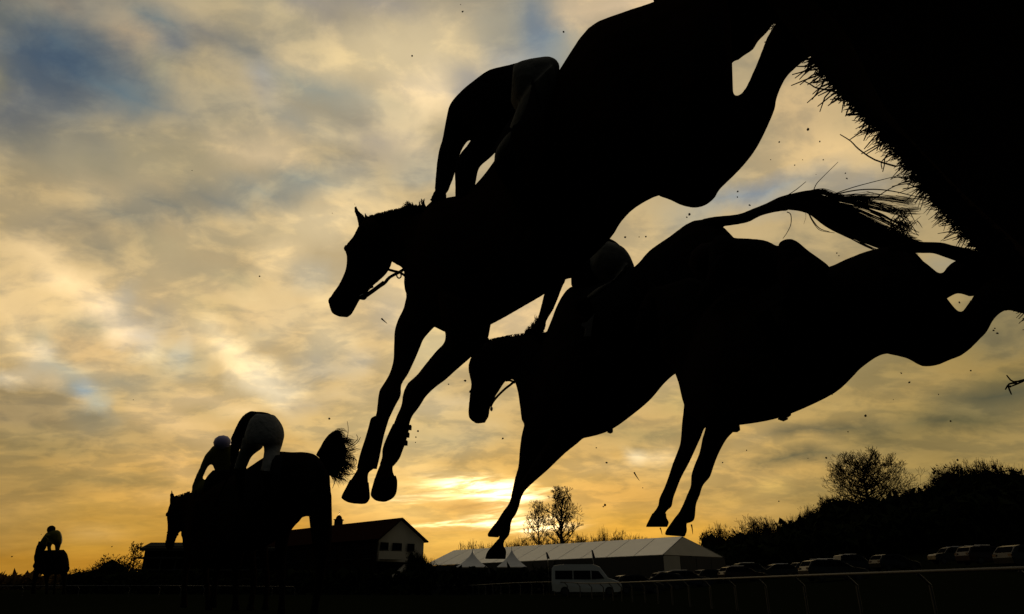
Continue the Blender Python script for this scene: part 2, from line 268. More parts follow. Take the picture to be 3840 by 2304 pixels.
# ------------------------------------------------------------------ helpers
def tag(o, label=None, cat=None, group=None, kind=None):
    if label: o['label'] = label
    if cat: o['category'] = cat
    if group: o['group'] = group
    if kind: o['kind'] = kind
    return o
def empty(name, loc, label=None, cat=None, group=None):
    o = bpy.data.objects.new(name, None); COL.objects.link(o); o.location = loc; o.empty_display_size = .2
    return tag(o, label, cat, group)
BWM = {}
def link(name, me, m, parent=None, smooth_=True):
    o = bpy.data.objects.new(name, me); COL.objects.link(o)
    if m is not None and not me.materials: me.materials.append(m)
    if smooth_:
        me.shade_smooth()
    if parent:
        o.parent = parent
        if parent.name in BWM or parent.type == 'EMPTY' or parent.parent:
            q = parent; off = Vector((0, 0, 0))
            while q: off += q.location; q = q.parent
            o.location = -off        # geometry is written in world coordinates
    return o
def from_bm(name, bm, m, parent=None, smooth_=True):
    me = bpy.data.meshes.new(name); bmesh.ops.recalc_face_normals(bm, faces=bm.faces); bm.to_mesh(me); bm.free()
    return link(name, me, m, parent, smooth_)
def cr(p0, p1, p2, p3, t):
    return .5 * ((2 * p1) + (-p0 + p2) * t + (2 * p0 - 5 * p1 + 4 * p2 - p3) * t * t + (-p0 + 3 * p1 - 3 * p2 + p3) * t * t * t)
def spline(pts, k):
    out = []; n = len(pts)
    for i in range(n - 1):
        p0 = pts[max(0, i - 1)]; p1 = pts[i]; p2 = pts[i + 1]; p3 = pts[min(n - 1, i + 2)]
        for j in range(k): out.append(cr(p0, p1, p2, p3, j / k))
    out.append(pts[-1]); return out
def loft(bm, pairs, Z, ratio=.8, k=3, seg=14):
    """pairs of outline points of a limb or trunk, each at its own distance; sections are ellipses of real thickness"""
    n = len(pairs)
    if not isinstance(Z, (list, tuple)): Z = (Z, Z)
    if len(Z) != n:
        zs = []
        for i in range(n):
            t = i / (n - 1) * (len(Z) - 1); a = min(int(t), len(Z) - 2); zs.append(Z[a] + (Z[a + 1] - Z[a]) * (t - a))
        Z = zs
    A = spline([at(p[0], p[1], z) for p, z in zip(pairs, Z)], k); B = spline([at(p[2], p[3], z) for p, z in zip(pairs, Z)], k)
    rt = ratio if isinstance(ratio, (list, tuple)) else None
    rings = []
    for i, (a, b) in enumerate(zip(A, B)):
        c = (a + b) / 2; e = (a - b) / 2; r = max(e.length, .001); e = e.normalized()
        w = (c - EYE).normalized(); w = (w - e * w.dot(e)).normalized()
        q = ratio if not rt else rt[0] + (rt[1] - rt[0]) * i / (len(A) - 1)
        rings.append([bm.verts.new(c + e * r * math.cos(2 * math.pi * j / seg) + w * r * q * math.sin(2 * math.pi * j / seg)) for j in range(seg)])
    for r0, r1 in zip(rings, rings[1:]):
        for j in range(seg): bm.faces.new((r0[j], r0[(j + 1) % seg], r1[(j + 1) % seg], r1[j]))
    bm.faces.new(rings[0][::-1]); bm.faces.new(rings[-1])
    return bm
def tube(bm, pts, rad, seg=5, taper=None):
    n = len(pts); rings = []
    for i, p in enumerate(pts):
        t = (pts[min(i + 1, n - 1)] - pts[max(i - 1, 0)])
        t = t.normalized() if t.length > 1e-7 else Vector((0, 0, 1))
        s = t.cross(Vector((.31, .17, 1))); s = s.normalized() if s.length > 1e-4 else Vector((1, 0, 0)); v = t.cross(s)
        r = rad if taper is None else rad + (taper - rad) * i / (n - 1)
        rings.append([bm.verts.new(p + (s * math.cos(2 * math.pi * j / seg) + v * math.sin(2 * math.pi * j / seg)) * r) for j in range(seg)])
    for r0, r1 in zip(rings, rings[1:]):
        for j in range(seg): bm.faces.new((r0[j], r0[(j + 1) % seg], r1[(j + 1) % seg], r1[j]))
    bm.faces.new(rings[0][::-1]); bm.faces.new(rings[-1])
def ball(bm, c, r, sc=(1, 1, 1), sub=2, rot=None):
    m = Matrix.Translation(c) @ (rot.to_matrix().to_4x4() if rot else Matrix()) @ Matrix.Diagonal((r * sc[0], r * sc[1], r * sc[2], 1))
    bmesh.ops.create_icosphere(bm, subdivisions=sub, radius=1, matrix=m)
def box(bm, c, s, rz=0):
    m = Matrix.Translation(c) @ Matrix.Rotation(rz, 4, 'Z') @ Matrix.Diagonal((s[0], s[1], s[2], 1))
    bmesh.ops.create_cube(bm, size=1, matrix=m)
def fuse(name, bm, vox, m, parent=None, it=1):
    """one continuous skin over the joined limbs and trunk"""
    me = bpy.data.meshes.new('tmp'); bmesh.ops.recalc_face_normals(bm, faces=bm.faces); bm.to_mesh(me); bm.free()
    o = bpy.data.objects.new('tmp', me); COL.objects.link(o)
    a = o.modifiers.new('r', 'REMESH'); a.mode = 'VOXEL'; a.voxel_size = vox
    if it: b = o.modifiers.new('s', 'SMOOTH'); b.factor = .5; b.iterations = it
    dg = bpy.context.evaluated_depsgraph_get(); dg.update()
    me2 = bpy.data.meshes.new_from_object(o.evaluated_get(dg)); me2.name = name
    bpy.data.objects.remove(o); bpy.data.meshes.remove(me)
    return link(name, me2, m, parent)
def zp(pts, Z):              # px polyline with one or two distances
    n = len(pts)
    if isinstance(Z, (int, float)): Z = (Z, Z)
    return [at(p[0], p[1], Z[0] + (Z[1] - Z[0]) * i / max(1, n - 1)) for i, p in enumerate(pts)]
def strap(name, pts, Z, w, m, parent, seg=6):
    bm = bmesh.new(); tube(bm, spline(zp(pts, Z), 3), w, seg); return from_bm(name, bm, m, parent)
def hairs(bm, guides, Z, n, jit, r0=.004, seg=3, k=5, r1=.001):
    """strands that follow guide lines, each with its own waver"""
    for i in range(n):
        g = rng.choice(guides); j = jit
        o = (rng.gauss(0, j), rng.gauss(0, j)); pts = []
        for q, p in enumerate(g):
            f = .25 + .75 * q / (len(g) - 1)
            pts.append((p[0] + o[0] * f + rng.gauss(0, j * .25) * f, p[1] + o[1] * f + rng.gauss(0, j * .25) * f))
        z = Z[0] + rng.uniform(-.05, .05); z1 = Z[1] + rng.uniform(-.1, .1)
        tube(bm, spline(zp(pts, (z, z1)), k), r0 * rng.uniform(.6, 1.2), seg, r1)

# ------------------------------------------------------------------ ground
def sst(a, b, x):
    t = max(0, min(1, (x - a) / (b - a))); return t * t * (3 - 2 * t)
def gh(x, y):
    z = -.38 * sst(6.5, 10, math.hypot(x, y)) if y > 0 else 0
    z += .18 * sst(52, 62, y) * sst(-6, 2, x)
    z += .075 * max(0, min(x, 60) - 9) * sst(16, 45, y)
    z += 11 * sst(30, 95, x) * sst(95, 160, y)
    z += 4 * sst(250, 900, y) * sst(100, 700, abs(x)) * 0
    return z
def ground():
    bm = bmesh.new()
    def axis(mx, neg):
        v = [0, 3, 6, 8, 10, 13, 17, 22, 28, 35, 42, 50, 60, 70, 80, 90, 105, 120, 140, 165, 200, 260, 360, 550, 900, 1600, 3500, 8000]
        v = [a for a in v if a <= mx]; return sorted(set([-a for a in v] + v)) if neg else v
    xs = axis(8000, True); ys = [-400, -60, -10] + axis(8000, False)
    g = [[bm.verts.new((x, y, gh(x, y) + (.015 * mnoise.noise(Vector((x * .7, y * .7, 0))) if abs(x) < 60 and y < 90 else 0))) for x in xs] for y in ys]
    for j in range(len(ys) - 1):
        for i in range(len(xs) - 1): bm.faces.new((g[j][i], g[j][i + 1], g[j + 1][i + 1], g[j + 1][i]))
    o = from_bm('ground', bm, M['turf']); tag(o, kind='structure')
ground()
bm = bmesh.new()
for i in range(5000):
    y = 7 + 22 * rng.random() ** 1.6; x = rng.uniform(-.75, .78) * y; z = gh(x, y) - .01
    h = rng.uniform(.03, .09); a = rng.uniform(0, 6.28); lx, ly = rng.uniform(-.03, .03), rng.uniform(-.03, .03)
    w = .004; p = Vector((x, y, z)); s = Vector((math.cos(a) * w, math.sin(a) * w, 0))
    bm.faces.new([bm.verts.new(p - s), bm.verts.new(p + s), bm.verts.new(p + Vector((lx, ly, h)))])
g = from_bm('grass', bm, M['turf'], None, False); tag(g, 'short dark grass of the racecourse along the bottom of the view', 'grass', kind='stuff')

# ------------------------------------------------------------------ buildings
def poly(bm, pts):
    return bm.faces.new([bm.verts.new(p) for p in pts])
def slab(bm, pts, t):         # a quad panel given thickness along its normal
    n = (pts[1] - pts[0]).cross(pts[2] - pts[0]).normalized() * t
    a = [bm.verts.new(p) for p in pts]; b = [bm.verts.new(p - n) for p in pts]
    bm.faces.new(a); bm.faces.new(b[::-1])
    for i in range(len(pts)): bm.faces.new((a[i], b[i], b[(i + 1) % len(pts)], a[(i + 1) % len(pts)]))
def V(x, y, z): return Vector((x, y, z))
def gabled():
    Lx = far(1422, 2014, 115); Rx = far(1590, 2022, 121.5)
    L0 = V(Lx.x, Lx.y, -.6); R0 = V(Rx.x, Rx.y, -.6); g = (R0 - L0); wd = g.length; g.normalize(); ax = V(-g.y, g.x, 0); LEN = 44
    ez = 7.9; rz = 11.0
    root = empty('pavilion_building', L0, 'long racecourse pavilion with red brown pitched roof and pale gable end', 'building')
    def p(a, l, z): return L0 + g * a + ax * l + V(0, 0, z + .6)
    bm = bmesh.new()
    lo = [p(0, 0, -.6), p(wd, 0, -.6), p(wd, LEN, -.6), p(0, LEN, -.6)]; hi = [p(0, 0, ez), p(wd, 0, ez), p(wd, LEN, ez), p(0, LEN, ez)]
    a = [bm.verts.new(v) for v in lo]; b = [bm.verts.new(v) for v in hi]
    for i in range(1, 4): bm.faces.new((a[i], a[(i + 1) % 4], b[(i + 1) % 4], b[i]))
    from_bm('wall', bm, M['wall'], root, False)
    bm = bmesh.new(); apx = .43 * wd
    slab(bm, [p(0, 0, 4.3), p(0, 0, ez), p(apx, 0, rz), p(wd, 0, ez), p(wd, 0, 4.3)][::-1], .3)
    gw = from_bm('gable_wall', bm, M['gable'], root, False)
    bm = bmesh.new(); slab(bm, [p(0, .02, -.6), p(0, .02, 4.3), p(wd, .02, 4.3), p(wd, .02, -.6)][::-1], .25); from_bm('ground_floor_wall', bm, M['wall'], root, False)
    for s in (0, 1):
        bm = bmesh.new(); e = -.5 if s == 0 else wd + .5
        pts = [p(e, -.7, ez - .25), p(e, LEN, ez - .25), p(apx, LEN, rz + .15), p(apx, -.7, rz + .15)]
        slab(bm, pts if s else pts[::-1], .22); from_bm('roof', bm, M['roof'], root, False)
    for i in range(8):
        bm = bmesh.new(); box(bm, p(-.06, 3 + i * 5, 5.6), (2.2, .1, 1.5), math.atan2(ax.y, ax.x)); w = from_bm('window', bm, M['glass'], root, False)
        bm = bmesh.new(); box(bm, p(-.1, 3 + i * 5, 4.75), (2.4, .2, .12), math.atan2(ax.y, ax.x)); from_bm('sill', bm, M['conc'], w, False)
    for a_, z_, w_, h_ in ((.9, 6.6, 1.5, 1.1), (3.4, 6.6, 1.8, 1.1), (6.2, 6.6, 1.4, 1.1)):
        bm = bmesh.new(); box(bm, p(a_, -.34, z_), (w_, .12, h_), math.atan2(g.y, g.x)); w = from_bm('window', bm, M['glass'], root, False)
        bm = bmesh.new(); box(bm, p(a_, -.38, z_ - h_ / 2 - .08), (w_ + .2, .16, .1), math.atan2(g.y, g.x)); from_bm('sill', bm, M['conc'], w, False)
    bm = bmesh.new(); box(bm, p(1.9, -1.0, 5.2), (4.0, 1.3, 1.2), math.atan2(g.y, g.x)); from_bm('balcony', bm, M['gable'], root, False)
    bm = bmesh.new(); slab(bm, [p(1.2, -1.1, 1.6), p(4.4, -1.1, 3.9), p(4.4, -1.1, 3.2), p(1.2, -1.1, .9)], 1.0); from_bm('staircase', bm, M['gable'], root, False)
    c = far(1269, 1965, 134); bz = c.z
    bm = bmesh.new(); box(bm, c + V(0, 0, -.4), (1.3, 1.3, 2.2)); box(bm, c + V(0, 0, .72), (1.6, 1.6, .14)); cu = from_bm('cupola', bm, M['wall'], root, False)
    bm = bmesh.new(); ball(bm, c + V(0, 0, .8), .62, (1, 1, 1.25)); from_bm('dome', bm, M['roof'], cu)
    bm = bmesh.new(); tube(bm, [c + V(0, 0, 1.5), c + V(0, 0, 2.5)], .05, 5, .02); from_bm('weather_vane', bm, M['steel'], cu)
gabled()
def stand():
    root = empty('grandstand', far(700, 2190, 140), 'low flat roofed grandstand with tiered floors behind the leading horses', 'building')
    Y = 140; z = lambda py: far(700, py, Y).z; x = lambda px: far(px, 2150, Y).x
    bm = bmesh.new(); x0, x1 = far(537, 2100, Y - 3).x, x(1020); box(bm, V((x0 + x1) / 2, Y + 4, z(2056) / 2 - .5), (x1 - x0, 14, z(2056) + 1.3)); from_bm('wall', bm, M['wall'], root, False)
    bm = bmesh.new(); a = [far(524, 2056, Y - 5), far(1040, 2056, Y - 5), far(1030, 2035, Y + 14), far(566, 2035, Y + 14)]
    slab(bm, a, .5); from_bm('roof', bm, M['conc'], root, False)
    for i, py in enumerate((2096, 2140, 2176)):
        bm = bmesh.new(); box(bm, V((x0 + x1) / 2 - .5, Y - 1.5 + i * -.8, z(py)), (x1 - x0 + 1, 6, .28)); from_bm('terrace_deck', bm, M['conc'], root, False)
        for k in range(10):
            bm = bmesh.new(); xx = x0 + (x1 - x0) * (k + .5) / 10; box(bm, V(xx, Y + 2.95, z(py) + 1.05), ((x1 - x0) / 11, .12, 1.3)); from_bm('window', bm, M['glass'], root, False)
    for k in range(9):
        bm = bmesh.new(); xx = x0 + 1.2 + (x1 - x0) * k / 8.5; box(bm, V(xx, Y - 4.2, z(2060) / 2 - .2), (.22, .22, z(2060) + .2)); from_bm('column', bm, M['conc'], root, False)
stand()
def marquee():
    EL_, ER_, RL, RR, BR = far(1586, 2122, 119), far(2486, 2080, 85), far(1702, 2064, 122), far(2560, 2012, 91), far(2718, 2090, 96)
    BL = EL_ + (BR - ER_); BL.z = EL_.z
    root = empty('marquee', V(ER_.x, ER_.y, 0), 'long white ridged marquee with sloping panelled roof beyond the parked van', 'marquee')
    n = 11
    for i in range(n):
        t0, t1 = i / n + .0013, (i + 1) / n - .0013
        a = lambda P, Q, t: P + (Q - P) * t
        bm = bmesh.new(); slab(bm, [a(ER_, EL_, t0), a(RR, RL, t0), a(RR, RL, t1), a(ER_, EL_, t1)], .06); from_bm('roof_panel', bm, M['pvc'], root, False)
        bm = bmesh.new(); slab(bm, [a(BR, BL, t0), a(BR, BL, t1), a(RR, RL, t1), a(RR, RL, t0)], .06); from_bm('roof_panel', bm, M['pvc'], root, False)
        bm = bmesh.new(); p0, p1 = a(ER_, EL_, i / n), a(ER_, EL_, (i + 1) / n)
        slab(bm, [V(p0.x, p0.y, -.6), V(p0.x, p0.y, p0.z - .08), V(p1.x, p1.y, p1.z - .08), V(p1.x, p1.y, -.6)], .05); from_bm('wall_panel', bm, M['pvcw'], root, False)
    bm = bmesh.new(); slab(bm, [ER_ + V(.05, 0, -.02), BR + V(0, 0, -.02), RR + V(.05, -.05, -.08)], .05); from_bm('gable_panel', bm, M['gable'], root, False)
    for i in range(4):
        p0 = ER_ + (BR - ER_) * (i / 4 + .004); p1 = ER_ + (BR - ER_) * ((i + 1) / 4 - .004)
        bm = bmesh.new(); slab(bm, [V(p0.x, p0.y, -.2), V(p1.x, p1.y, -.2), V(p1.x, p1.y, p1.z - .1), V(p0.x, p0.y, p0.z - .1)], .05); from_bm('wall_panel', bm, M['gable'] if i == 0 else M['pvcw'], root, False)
    for i in range(n + 1):
        t = i / n; pts = [EL_ + (ER_ - EL_) * t, RL + (RR - RL) * t, BL + (BR - BL) * t]; bm = bmesh.new()
        for a, b in zip(pts, pts[1:]): tube(bm, [a + V(0, 0, -.12), b + V(0, 0, -.12)], .09, 4)
        from_bm('frame_rib', bm, M['conc'], root, False)
marquee()
for px, py, hw, lab in ((1771, 2064, 58, 'left one of two small pointed canvas tents before the marquee'), (1919, 2057, 56, 'right one of two small pointed canvas tents before the marquee')):
    c = far(px, 2128, 98); ap = far(px, py, 98).z; w = hw / 2769 * 98
    root = empty('pagoda_tent', V(c.x, c.y, gh(c.x, c.y)), lab, 'tent', 'small pointed tents before the marquee')
    bm = bmesh.new(); rings = []; H = ap - c.z
    for k in range(9):
        t = k / 8; r = w * ((1 - t) ** 1.7) * .93 + .07 * w * (1 - t); z = c.z + H * t
        rings.append([bm.verts.new(V(c.x + sx * r, c.y + sy * r, z)) for sx, sy in ((-1, -1), (0, -1.0), (1, -1), (1, 0), (1, 1), (0, 1), (-1, 1), (-1, 0))])
    for a, b in zip(rings, rings[1:]):
        for j in range(8): bm.faces.new((a[j], a[(j + 1) % 8], b[(j + 1) % 8], b[j]))
    bmesh.ops.remove_doubles(bm, verts=bm.verts, dist=.001); from_bm('canopy', bm, M['pag'], root, False)
    bm = bmesh.new(); tube(bm, [V(c.x, c.y, ap - .2), V(c.x, c.y, ap + .28)], .04, 4); from_bm('mast', bm, M['steel'], root)
    for sx, sy in ((-1, -1), (1, -1), (1, 1), (-1, 1)):
        bm = bmesh.new(); box(bm, V(c.x + sx * w * .97, c.y + sy * w * .97, (c.z - .5) / 2), (.1, .1, c.z + .45)); from_bm('pole', bm, M['conc'], root, False)
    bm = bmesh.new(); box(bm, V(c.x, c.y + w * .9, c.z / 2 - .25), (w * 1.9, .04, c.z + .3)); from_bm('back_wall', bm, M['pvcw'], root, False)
for px, p0, p1, lean, lab in ((2047, 2112, 2070, -1, 'slim dark flag banner standing left of the white van roof'), (2218, 2116, 2062, 5, 'slim dark leaning flag banner above the white van cab')):
    b = far(px + 8, p0, 76); t = far(px, p1, 76); root = empty('feather_flag', V(b.x, b.y, gh(b.x, b.y)), lab, 'flag', 'flags before the marquee')
    bm = bmesh.new(); tube(bm, [V(b.x + .1, b.y, -.4), V(b.x, b.y, b.z), t], .03, 4); from_bm('pole', bm, M['steel'], root)
    bm = bmesh.new(); m_ = b.lerp(t, .35); slab(bm, [m_, m_ + V(.28, 0, .05), t + V(.16, 0, -.1), t], .02); from_bm('banner', bm, M['flag'], root, False)

# ------------------------------------------------------------------ trees
def grow(bm, p, d, ln, rad, dep, up=.25, spread=.6, mn=.02, kids=(2, 3), twigm=None):
    k = 3 if dep > 2 else 2; pts = [p]; q = p; dd = d
    for i in range(k):
        dd = (dd + Vector((rng.gauss(0, .12), rng.gauss(0, .12), rng.gauss(0, .08) + up * .12))).normalized(); q = q + dd * ln / k; pts.append(q)
    r1 = max(mn, rad * .68); tube(bm, pts, max(mn, rad), 5 if dep > 3 else 3, r1)
    if dep <= 0: return
    for i in range(rng.randint(*kids) + (1 if dep > 3 else 0)):
        a = rng.uniform(0, 6.28); s = spread * rng.uniform(.55, 1.25)
        sv = dd.cross(Vector((math.cos(a), math.sin(a), .3))).normalized()
        nd = (dd + sv * math.tan(min(1.2, s)) + Vector((0, 0, up))).normalized()
        st = pts[-1] if i < 2 else pts[rng.randint(1, len(pts) - 1)]
        grow(bm, st, nd, ln * rng.uniform(.62, .86), rad * rng.uniform(.5, .68), dep - 1, up, spread, mn, kids)
def bare_tree_meshes(seed, H, spread, up, dep, trunk=.28, kids=(2, 3), mn=.02, r0=None, Wd=None):
    global rng
    keep = rng; rng = random.Random(seed)
    bt = bmesh.new(); tr = H * trunk; r = r0 or H * .022
    tube(bt, [V(0, 0, -.8), V(.02 * H * .2, 0, tr * .5), V(0, 0, tr), V(0, 0, tr + H * .12)], r * 1.25, 7, r * .7)
    bc = bmesh.new()
    for i in range(rng.randint(5, 6)):
        a = 6.28 * i / 5 + rng.uniform(-.4, .4); t = spread * rng.uniform(.2, 1.3)
        grow(bc, V(0, 0, tr * rng.uniform(.8, 1.25)), V(math.cos(a) * math.sin(t), math.sin(a) * math.sin(t), math.cos(t)), H * .24, r * .55, dep, up, spread, mn, kids)
    # fit the crown to the wished height and width
    zs = max(v.co.z for v in bc.verts); xs = sorted(math.hypot(v.co.x, v.co.y) for v in bc.verts)[int(.97 * len(bc.verts))]
    fz = (H - tr) / max(.1, zs - tr); fx = (Wd / 2) / xs if Wd else fz
    for v in bc.verts:
        v.co.z = tr + (v.co.z - tr) * fz if v.co.z > tr else v.co.z
        v.co.x *= fx; v.co.y *= fx
    m1 = bpy.data.meshes.new('trunk'); bt.to_mesh(m1); bt.free(); m2 = bpy.data.meshes.new('crown'); bc.to_mesh(m2); bc.free()
    rng = keep
    return m1, m2
def leader_tree(seed, H, Wd, trunk, r0, limbs, wide, mn, dep=3, asp=.75):
    global rng
    keep = rng; rng = random.Random(seed); bt = bmesh.new(); bc = bmesh.new(); pts = []
    lean = rng.uniform(-.03, .03) * H
    for i in range(9): pts.append(V(lean * i / 8 + rng.gauss(0, .006 * H), rng.gauss(0, .006 * H), -.8 + (H * .93 + .8) * i / 8))
    tube(bt, spline(pts, 3), r0 * 1.2, 7, mn)
    for i in range(limbs):
        t = trunk + (.95 - trunk) * (i + rng.random()) / limbs; k = (t - trunk) / (1 - trunk)
        ln = Wd * .5 * wide(k) * rng.uniform(.75, 1.15); a = i * 2.4 + rng.uniform(-.4, .4)
        q = t * 8 * H / (H * .93) ; j = min(7, int(q)); p = pts[j].lerp(pts[j + 1], min(1, q - j)) if j < 8 else pts[-1]
        e = asp * (.35 + k); d = V(math.cos(a), math.sin(a), e).normalized()
        pp = [p]; dd = d; n = 4
        for m_ in range(n):
            dd = (dd + V(rng.gauss(0, .13), rng.gauss(0, .13), .08 + rng.gauss(0, .08))).normalized(); pp.append(pp[-1] + dd * ln / n)
        tube(bc, pp, r0 * .42 * (1 - .6 * k), 5, mn)
        for m_ in range(1, n + 1):
            for _ in range(2 if m_ < n else 3):
                sv = V(rng.gauss(0, 1), rng.gauss(0, 1), rng.gauss(.3, .7)).normalized()
                grow(bc, pp[m_], (dd * .7 + sv).normalized(), ln * .24 * rng.uniform(.8, 1.4), max(mn, r0 * .12), dep - 1 - (m_ == 1), .25, .6, mn)
    zs = max(v.co.z for v in bc.verts); xs = sorted(abs(v.co.x) for v in bc.verts)[int(.985 * len(bc.verts))]
    for bm_ in (bt, bc):
        for v in bm_.verts:
            v.co.z *= H / zs if v.co.z > 0 else 1
            if bm_ is bc: v.co.x *= Wd / 2 / xs; v.co.y *= Wd / 2 / xs
    m1 = bpy.data.meshes.new('trunk'); bt.to_mesh(m1); bt.free(); m2 = bpy.data.meshes.new('crown'); bc.to_mesh(m2); bc.free(); rng = keep
    return m1, m2
def place_tree(name, meshes, loc, rz, sc, label, group=None, tm=None, cm=None):
    root = empty(name, loc, label, 'tree', group); root.rotation_euler.z = rz; root.scale = sc if isinstance(sc, (tuple, list)) else (sc, sc, sc)
    for nm, me, m in zip(('trunk', 'crown'), meshes, (tm or M['bark'], cm or M['twig'])):
        if not me.materials: me.materials.append(m)
        o = bpy.data.objects.new(nm, me); COL.objects.link(o); o.parent = root
    return root
def base_at(px, Y):
    r = ray(px, 2200); x = r.x / r.y * Y; return V(x, Y, gh(x, Y))
def h_at(px, py, Y, z0): return far(px, py, Y).z - z0
Yt = 132
b = base_at(2118, Yt); place_tree('bare_tree', leader_tree(3, h_at(2118, 1818, Yt, b.z), 145 / 2769 * Yt, .30, .55, 34, lambda k: .5 + .6 * math.sin(3.0 * k ** .7), .022, 4, 1.15), b, .3, 1, 'tallest bare winter tree standing beside the setting sun behind the marquee')
b = base_at(2020, Yt + 4); place_tree('bare_tree', leader_tree(5, h_at(2020, 1872, Yt + 4, b.z), 105 / 2769 * Yt, .36, .34, 24, lambda k: .5 + .6 * math.sin(3.0 * k ** .7), .022, 4, 1.1), b, 0, 1, 'slender bare tree left of the tallest tree by the sun')
b = base_at(486, 165); place_tree('bare_tree', leader_tree(8, h_at(486, 2030, 165, b.z), 80 / 2769 * 165, .34, .3, 22, lambda k: 1 - .4 * k, .05, 3), b, 0, 1, 'small bare tree at the left end of the grandstand')
b = base_at(3318, 150); place_tree('bare_tree', leader_tree(12, h_at(3300, 1672, 150, b.z), 305 / 2769 * 150, .30, .55, 54, lambda k: 1.02 - .5 * k, .030, 4, .5), b, 0, 1, 'broad round bare tree rising above the dark wood on the right')
def dense_meshes(seed, n=2600, tw=True):
    r_ = random.Random(seed); bt = bmesh.new(); tube(bt, [V(0, 0, -.1), V(0, 0, .5)], .035, 5, .02)
    bm = bmesh.new()
    lobes = [(V(r_.uniform(-.3, .3), r_.uniform(-.3, .3), r_.uniform(.25, .72)), r_.uniform(.2, .36)) for _ in range(9)]
    for c, r in lobes: ball(bm, c, r * .72, sub=1)
    for i in range(n):
        c, r = r_.choice(lobes); d = Vector((r_.gauss(0, 1), r_.gauss(0, 1), r_.gauss(.3, 1))).normalized(); p = c + d * r * r_.uniform(.7, 1.12)
        if p.z < 0: continue
        if tw and i % 3 == 0: tube(bm, [p - d * .05, p + (d + V(0, 0, .5)) * r_.uniform(.03, .09)], .003, 3, .0015)
        else:
            s = r_.uniform(.012, .03); a = Vector((r_.gauss(0, 1), r_.gauss(0, 1), r_.gauss(0, 1))).normalized(); e = d.cross(a).normalized()
            bm.faces.new([bm.verts.new(p + e * s), bm.verts.new(p - e * s), bm.verts.new(p + (d + a * .6) * s * 1.6)])
    z = max(v.co.z for v in bm.verts)
    for v in bm.verts: v.co.z /= z
    m1 = bpy.data.meshes.new('trunk'); bt.to_mesh(m1); bt.free(); m2 = bpy.data.meshes.new('crown'); bm.to_mesh(m2); bm.free()
    return m1, m2
DM = [dense_meshes(s) for s in (1, 2, 3, 4)]
TH = [bare_tree_meshes(s, 1.0, .8, .25, 5, .1, (2, 3), .0028, .02, .9) for s in (31, 32, 33)]
def dense(px, py, Y, wpx, label, group='trees of the dark wood on the right', bare=False, z0=None):
    b = base_at(px, Y);
    if z0 is not None: b.z = z0
    H = h_at(px, py, Y, b.z); w = wpx / 2769 * Y
    kind = TH if bare else DM
    return place_tree('thicket_tree' if bare else 'dense_tree', rng.choice(kind), b, rng.uniform(0, 6.28), (w, w, H), label, group, M['bark'], M['backlit_tw'] if bare and px < 2600 else (M['twig'] if bare else M['leaf']))
WOOD = [(2650,2012,70),(2685,1985,80),(2740,1985,110),(2800,1978,120),(2870,1975,120),(2925,1972,90),(2965,1950,60),(3008,1940,60),(3040,1955,70),(3085,1888,90),(3130,1872,110),(3180,1862,130),(3260,1858,180),(3340,1850,180),(3410,1840,150),(3470,1822,130),(3540,1812,130),(3600,1785,120),(3660,1752,150),(3720,1733,150),(3790,1728,170),(3870,1720,200)]
for i, (px, py, w) in enumerate(WOOD):
    dense(px, py + rng.uniform(-22, 20), 150 + rng.uniform(-8, 8), w * rng.uniform(.95, 1.35), 'dark leafy tree merging into the wood skyline on the right')
for i, (px, py, w) in enumerate([(2720,1950,90),(2850,1925,150),(2900,1930,90),(3010,1925,60),(3075,1885,60),(3150,1850,90),(3480,1805,90),(3560,1800,120),(3630,1745,120),(3700,1722,120),(3780,1715,140),(3835,1712,120)]):
    dense(px, py, 146 + rng.uniform(-3, 3), w * 1.3, 'leafless twiggy tree poking above the wood skyline on the right', 'twiggy trees on the wood edge', True)
for px, py, w, lb in ((400, 2072, 110, 'tallest round dark evergreen between the lone rider and the grandstand'), (340, 2112, 110, 'round dark evergreen sloping down left of the tallest one'), (300, 2140, 90, 'lowest dark evergreen nearest the lone rider'), (450, 2108, 60, 'narrow dark bush right of the tallest round evergreen'), (520, 2120, 80, 'dark bush under the small bare tree by the grandstand')):
    dense(px, py, 150, w * 1.4, lb, 'round dark trees left of the grandstand')
for px, py, w, lb in ((1600, 2075, 45, 'rightmost dark tree sticking out past the pavilion gable corner'), (1575, 2060, 40, 'dark tree just inside the right corner of the pavilion gable'), (1545, 2035, 50, 'tallest dark tree standing before the pavilion gable'), (1560, 2070, 60, 'low wide dark bush at the foot of the pavilion gable')):
    dense(px, py, 112, w * 1.2, lb, 'dark trees by the pavilion gable')
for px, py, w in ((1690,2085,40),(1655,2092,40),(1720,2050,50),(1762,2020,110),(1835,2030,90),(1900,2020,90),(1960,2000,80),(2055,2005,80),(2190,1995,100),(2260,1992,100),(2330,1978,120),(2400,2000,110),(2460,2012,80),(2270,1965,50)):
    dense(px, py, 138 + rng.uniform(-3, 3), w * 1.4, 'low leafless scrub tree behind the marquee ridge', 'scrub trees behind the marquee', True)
for px, py, w in ((1940,2010,50),(2090,2005,60),(2140,2018,60),(2200,2006,70),(2265,2000,70),(2335,2000,70),(2410,2006,60),(2440,2014,60),(1960,2022,60),(2060,2025,70),(2170,2015,80),(2230,2012,90),(2300,2008,90),(2370,2012,90)):
    dense(px, py, 140, w * 1.4, 'low dark bush just behind the marquee ridge', 'bushes behind the marquee')
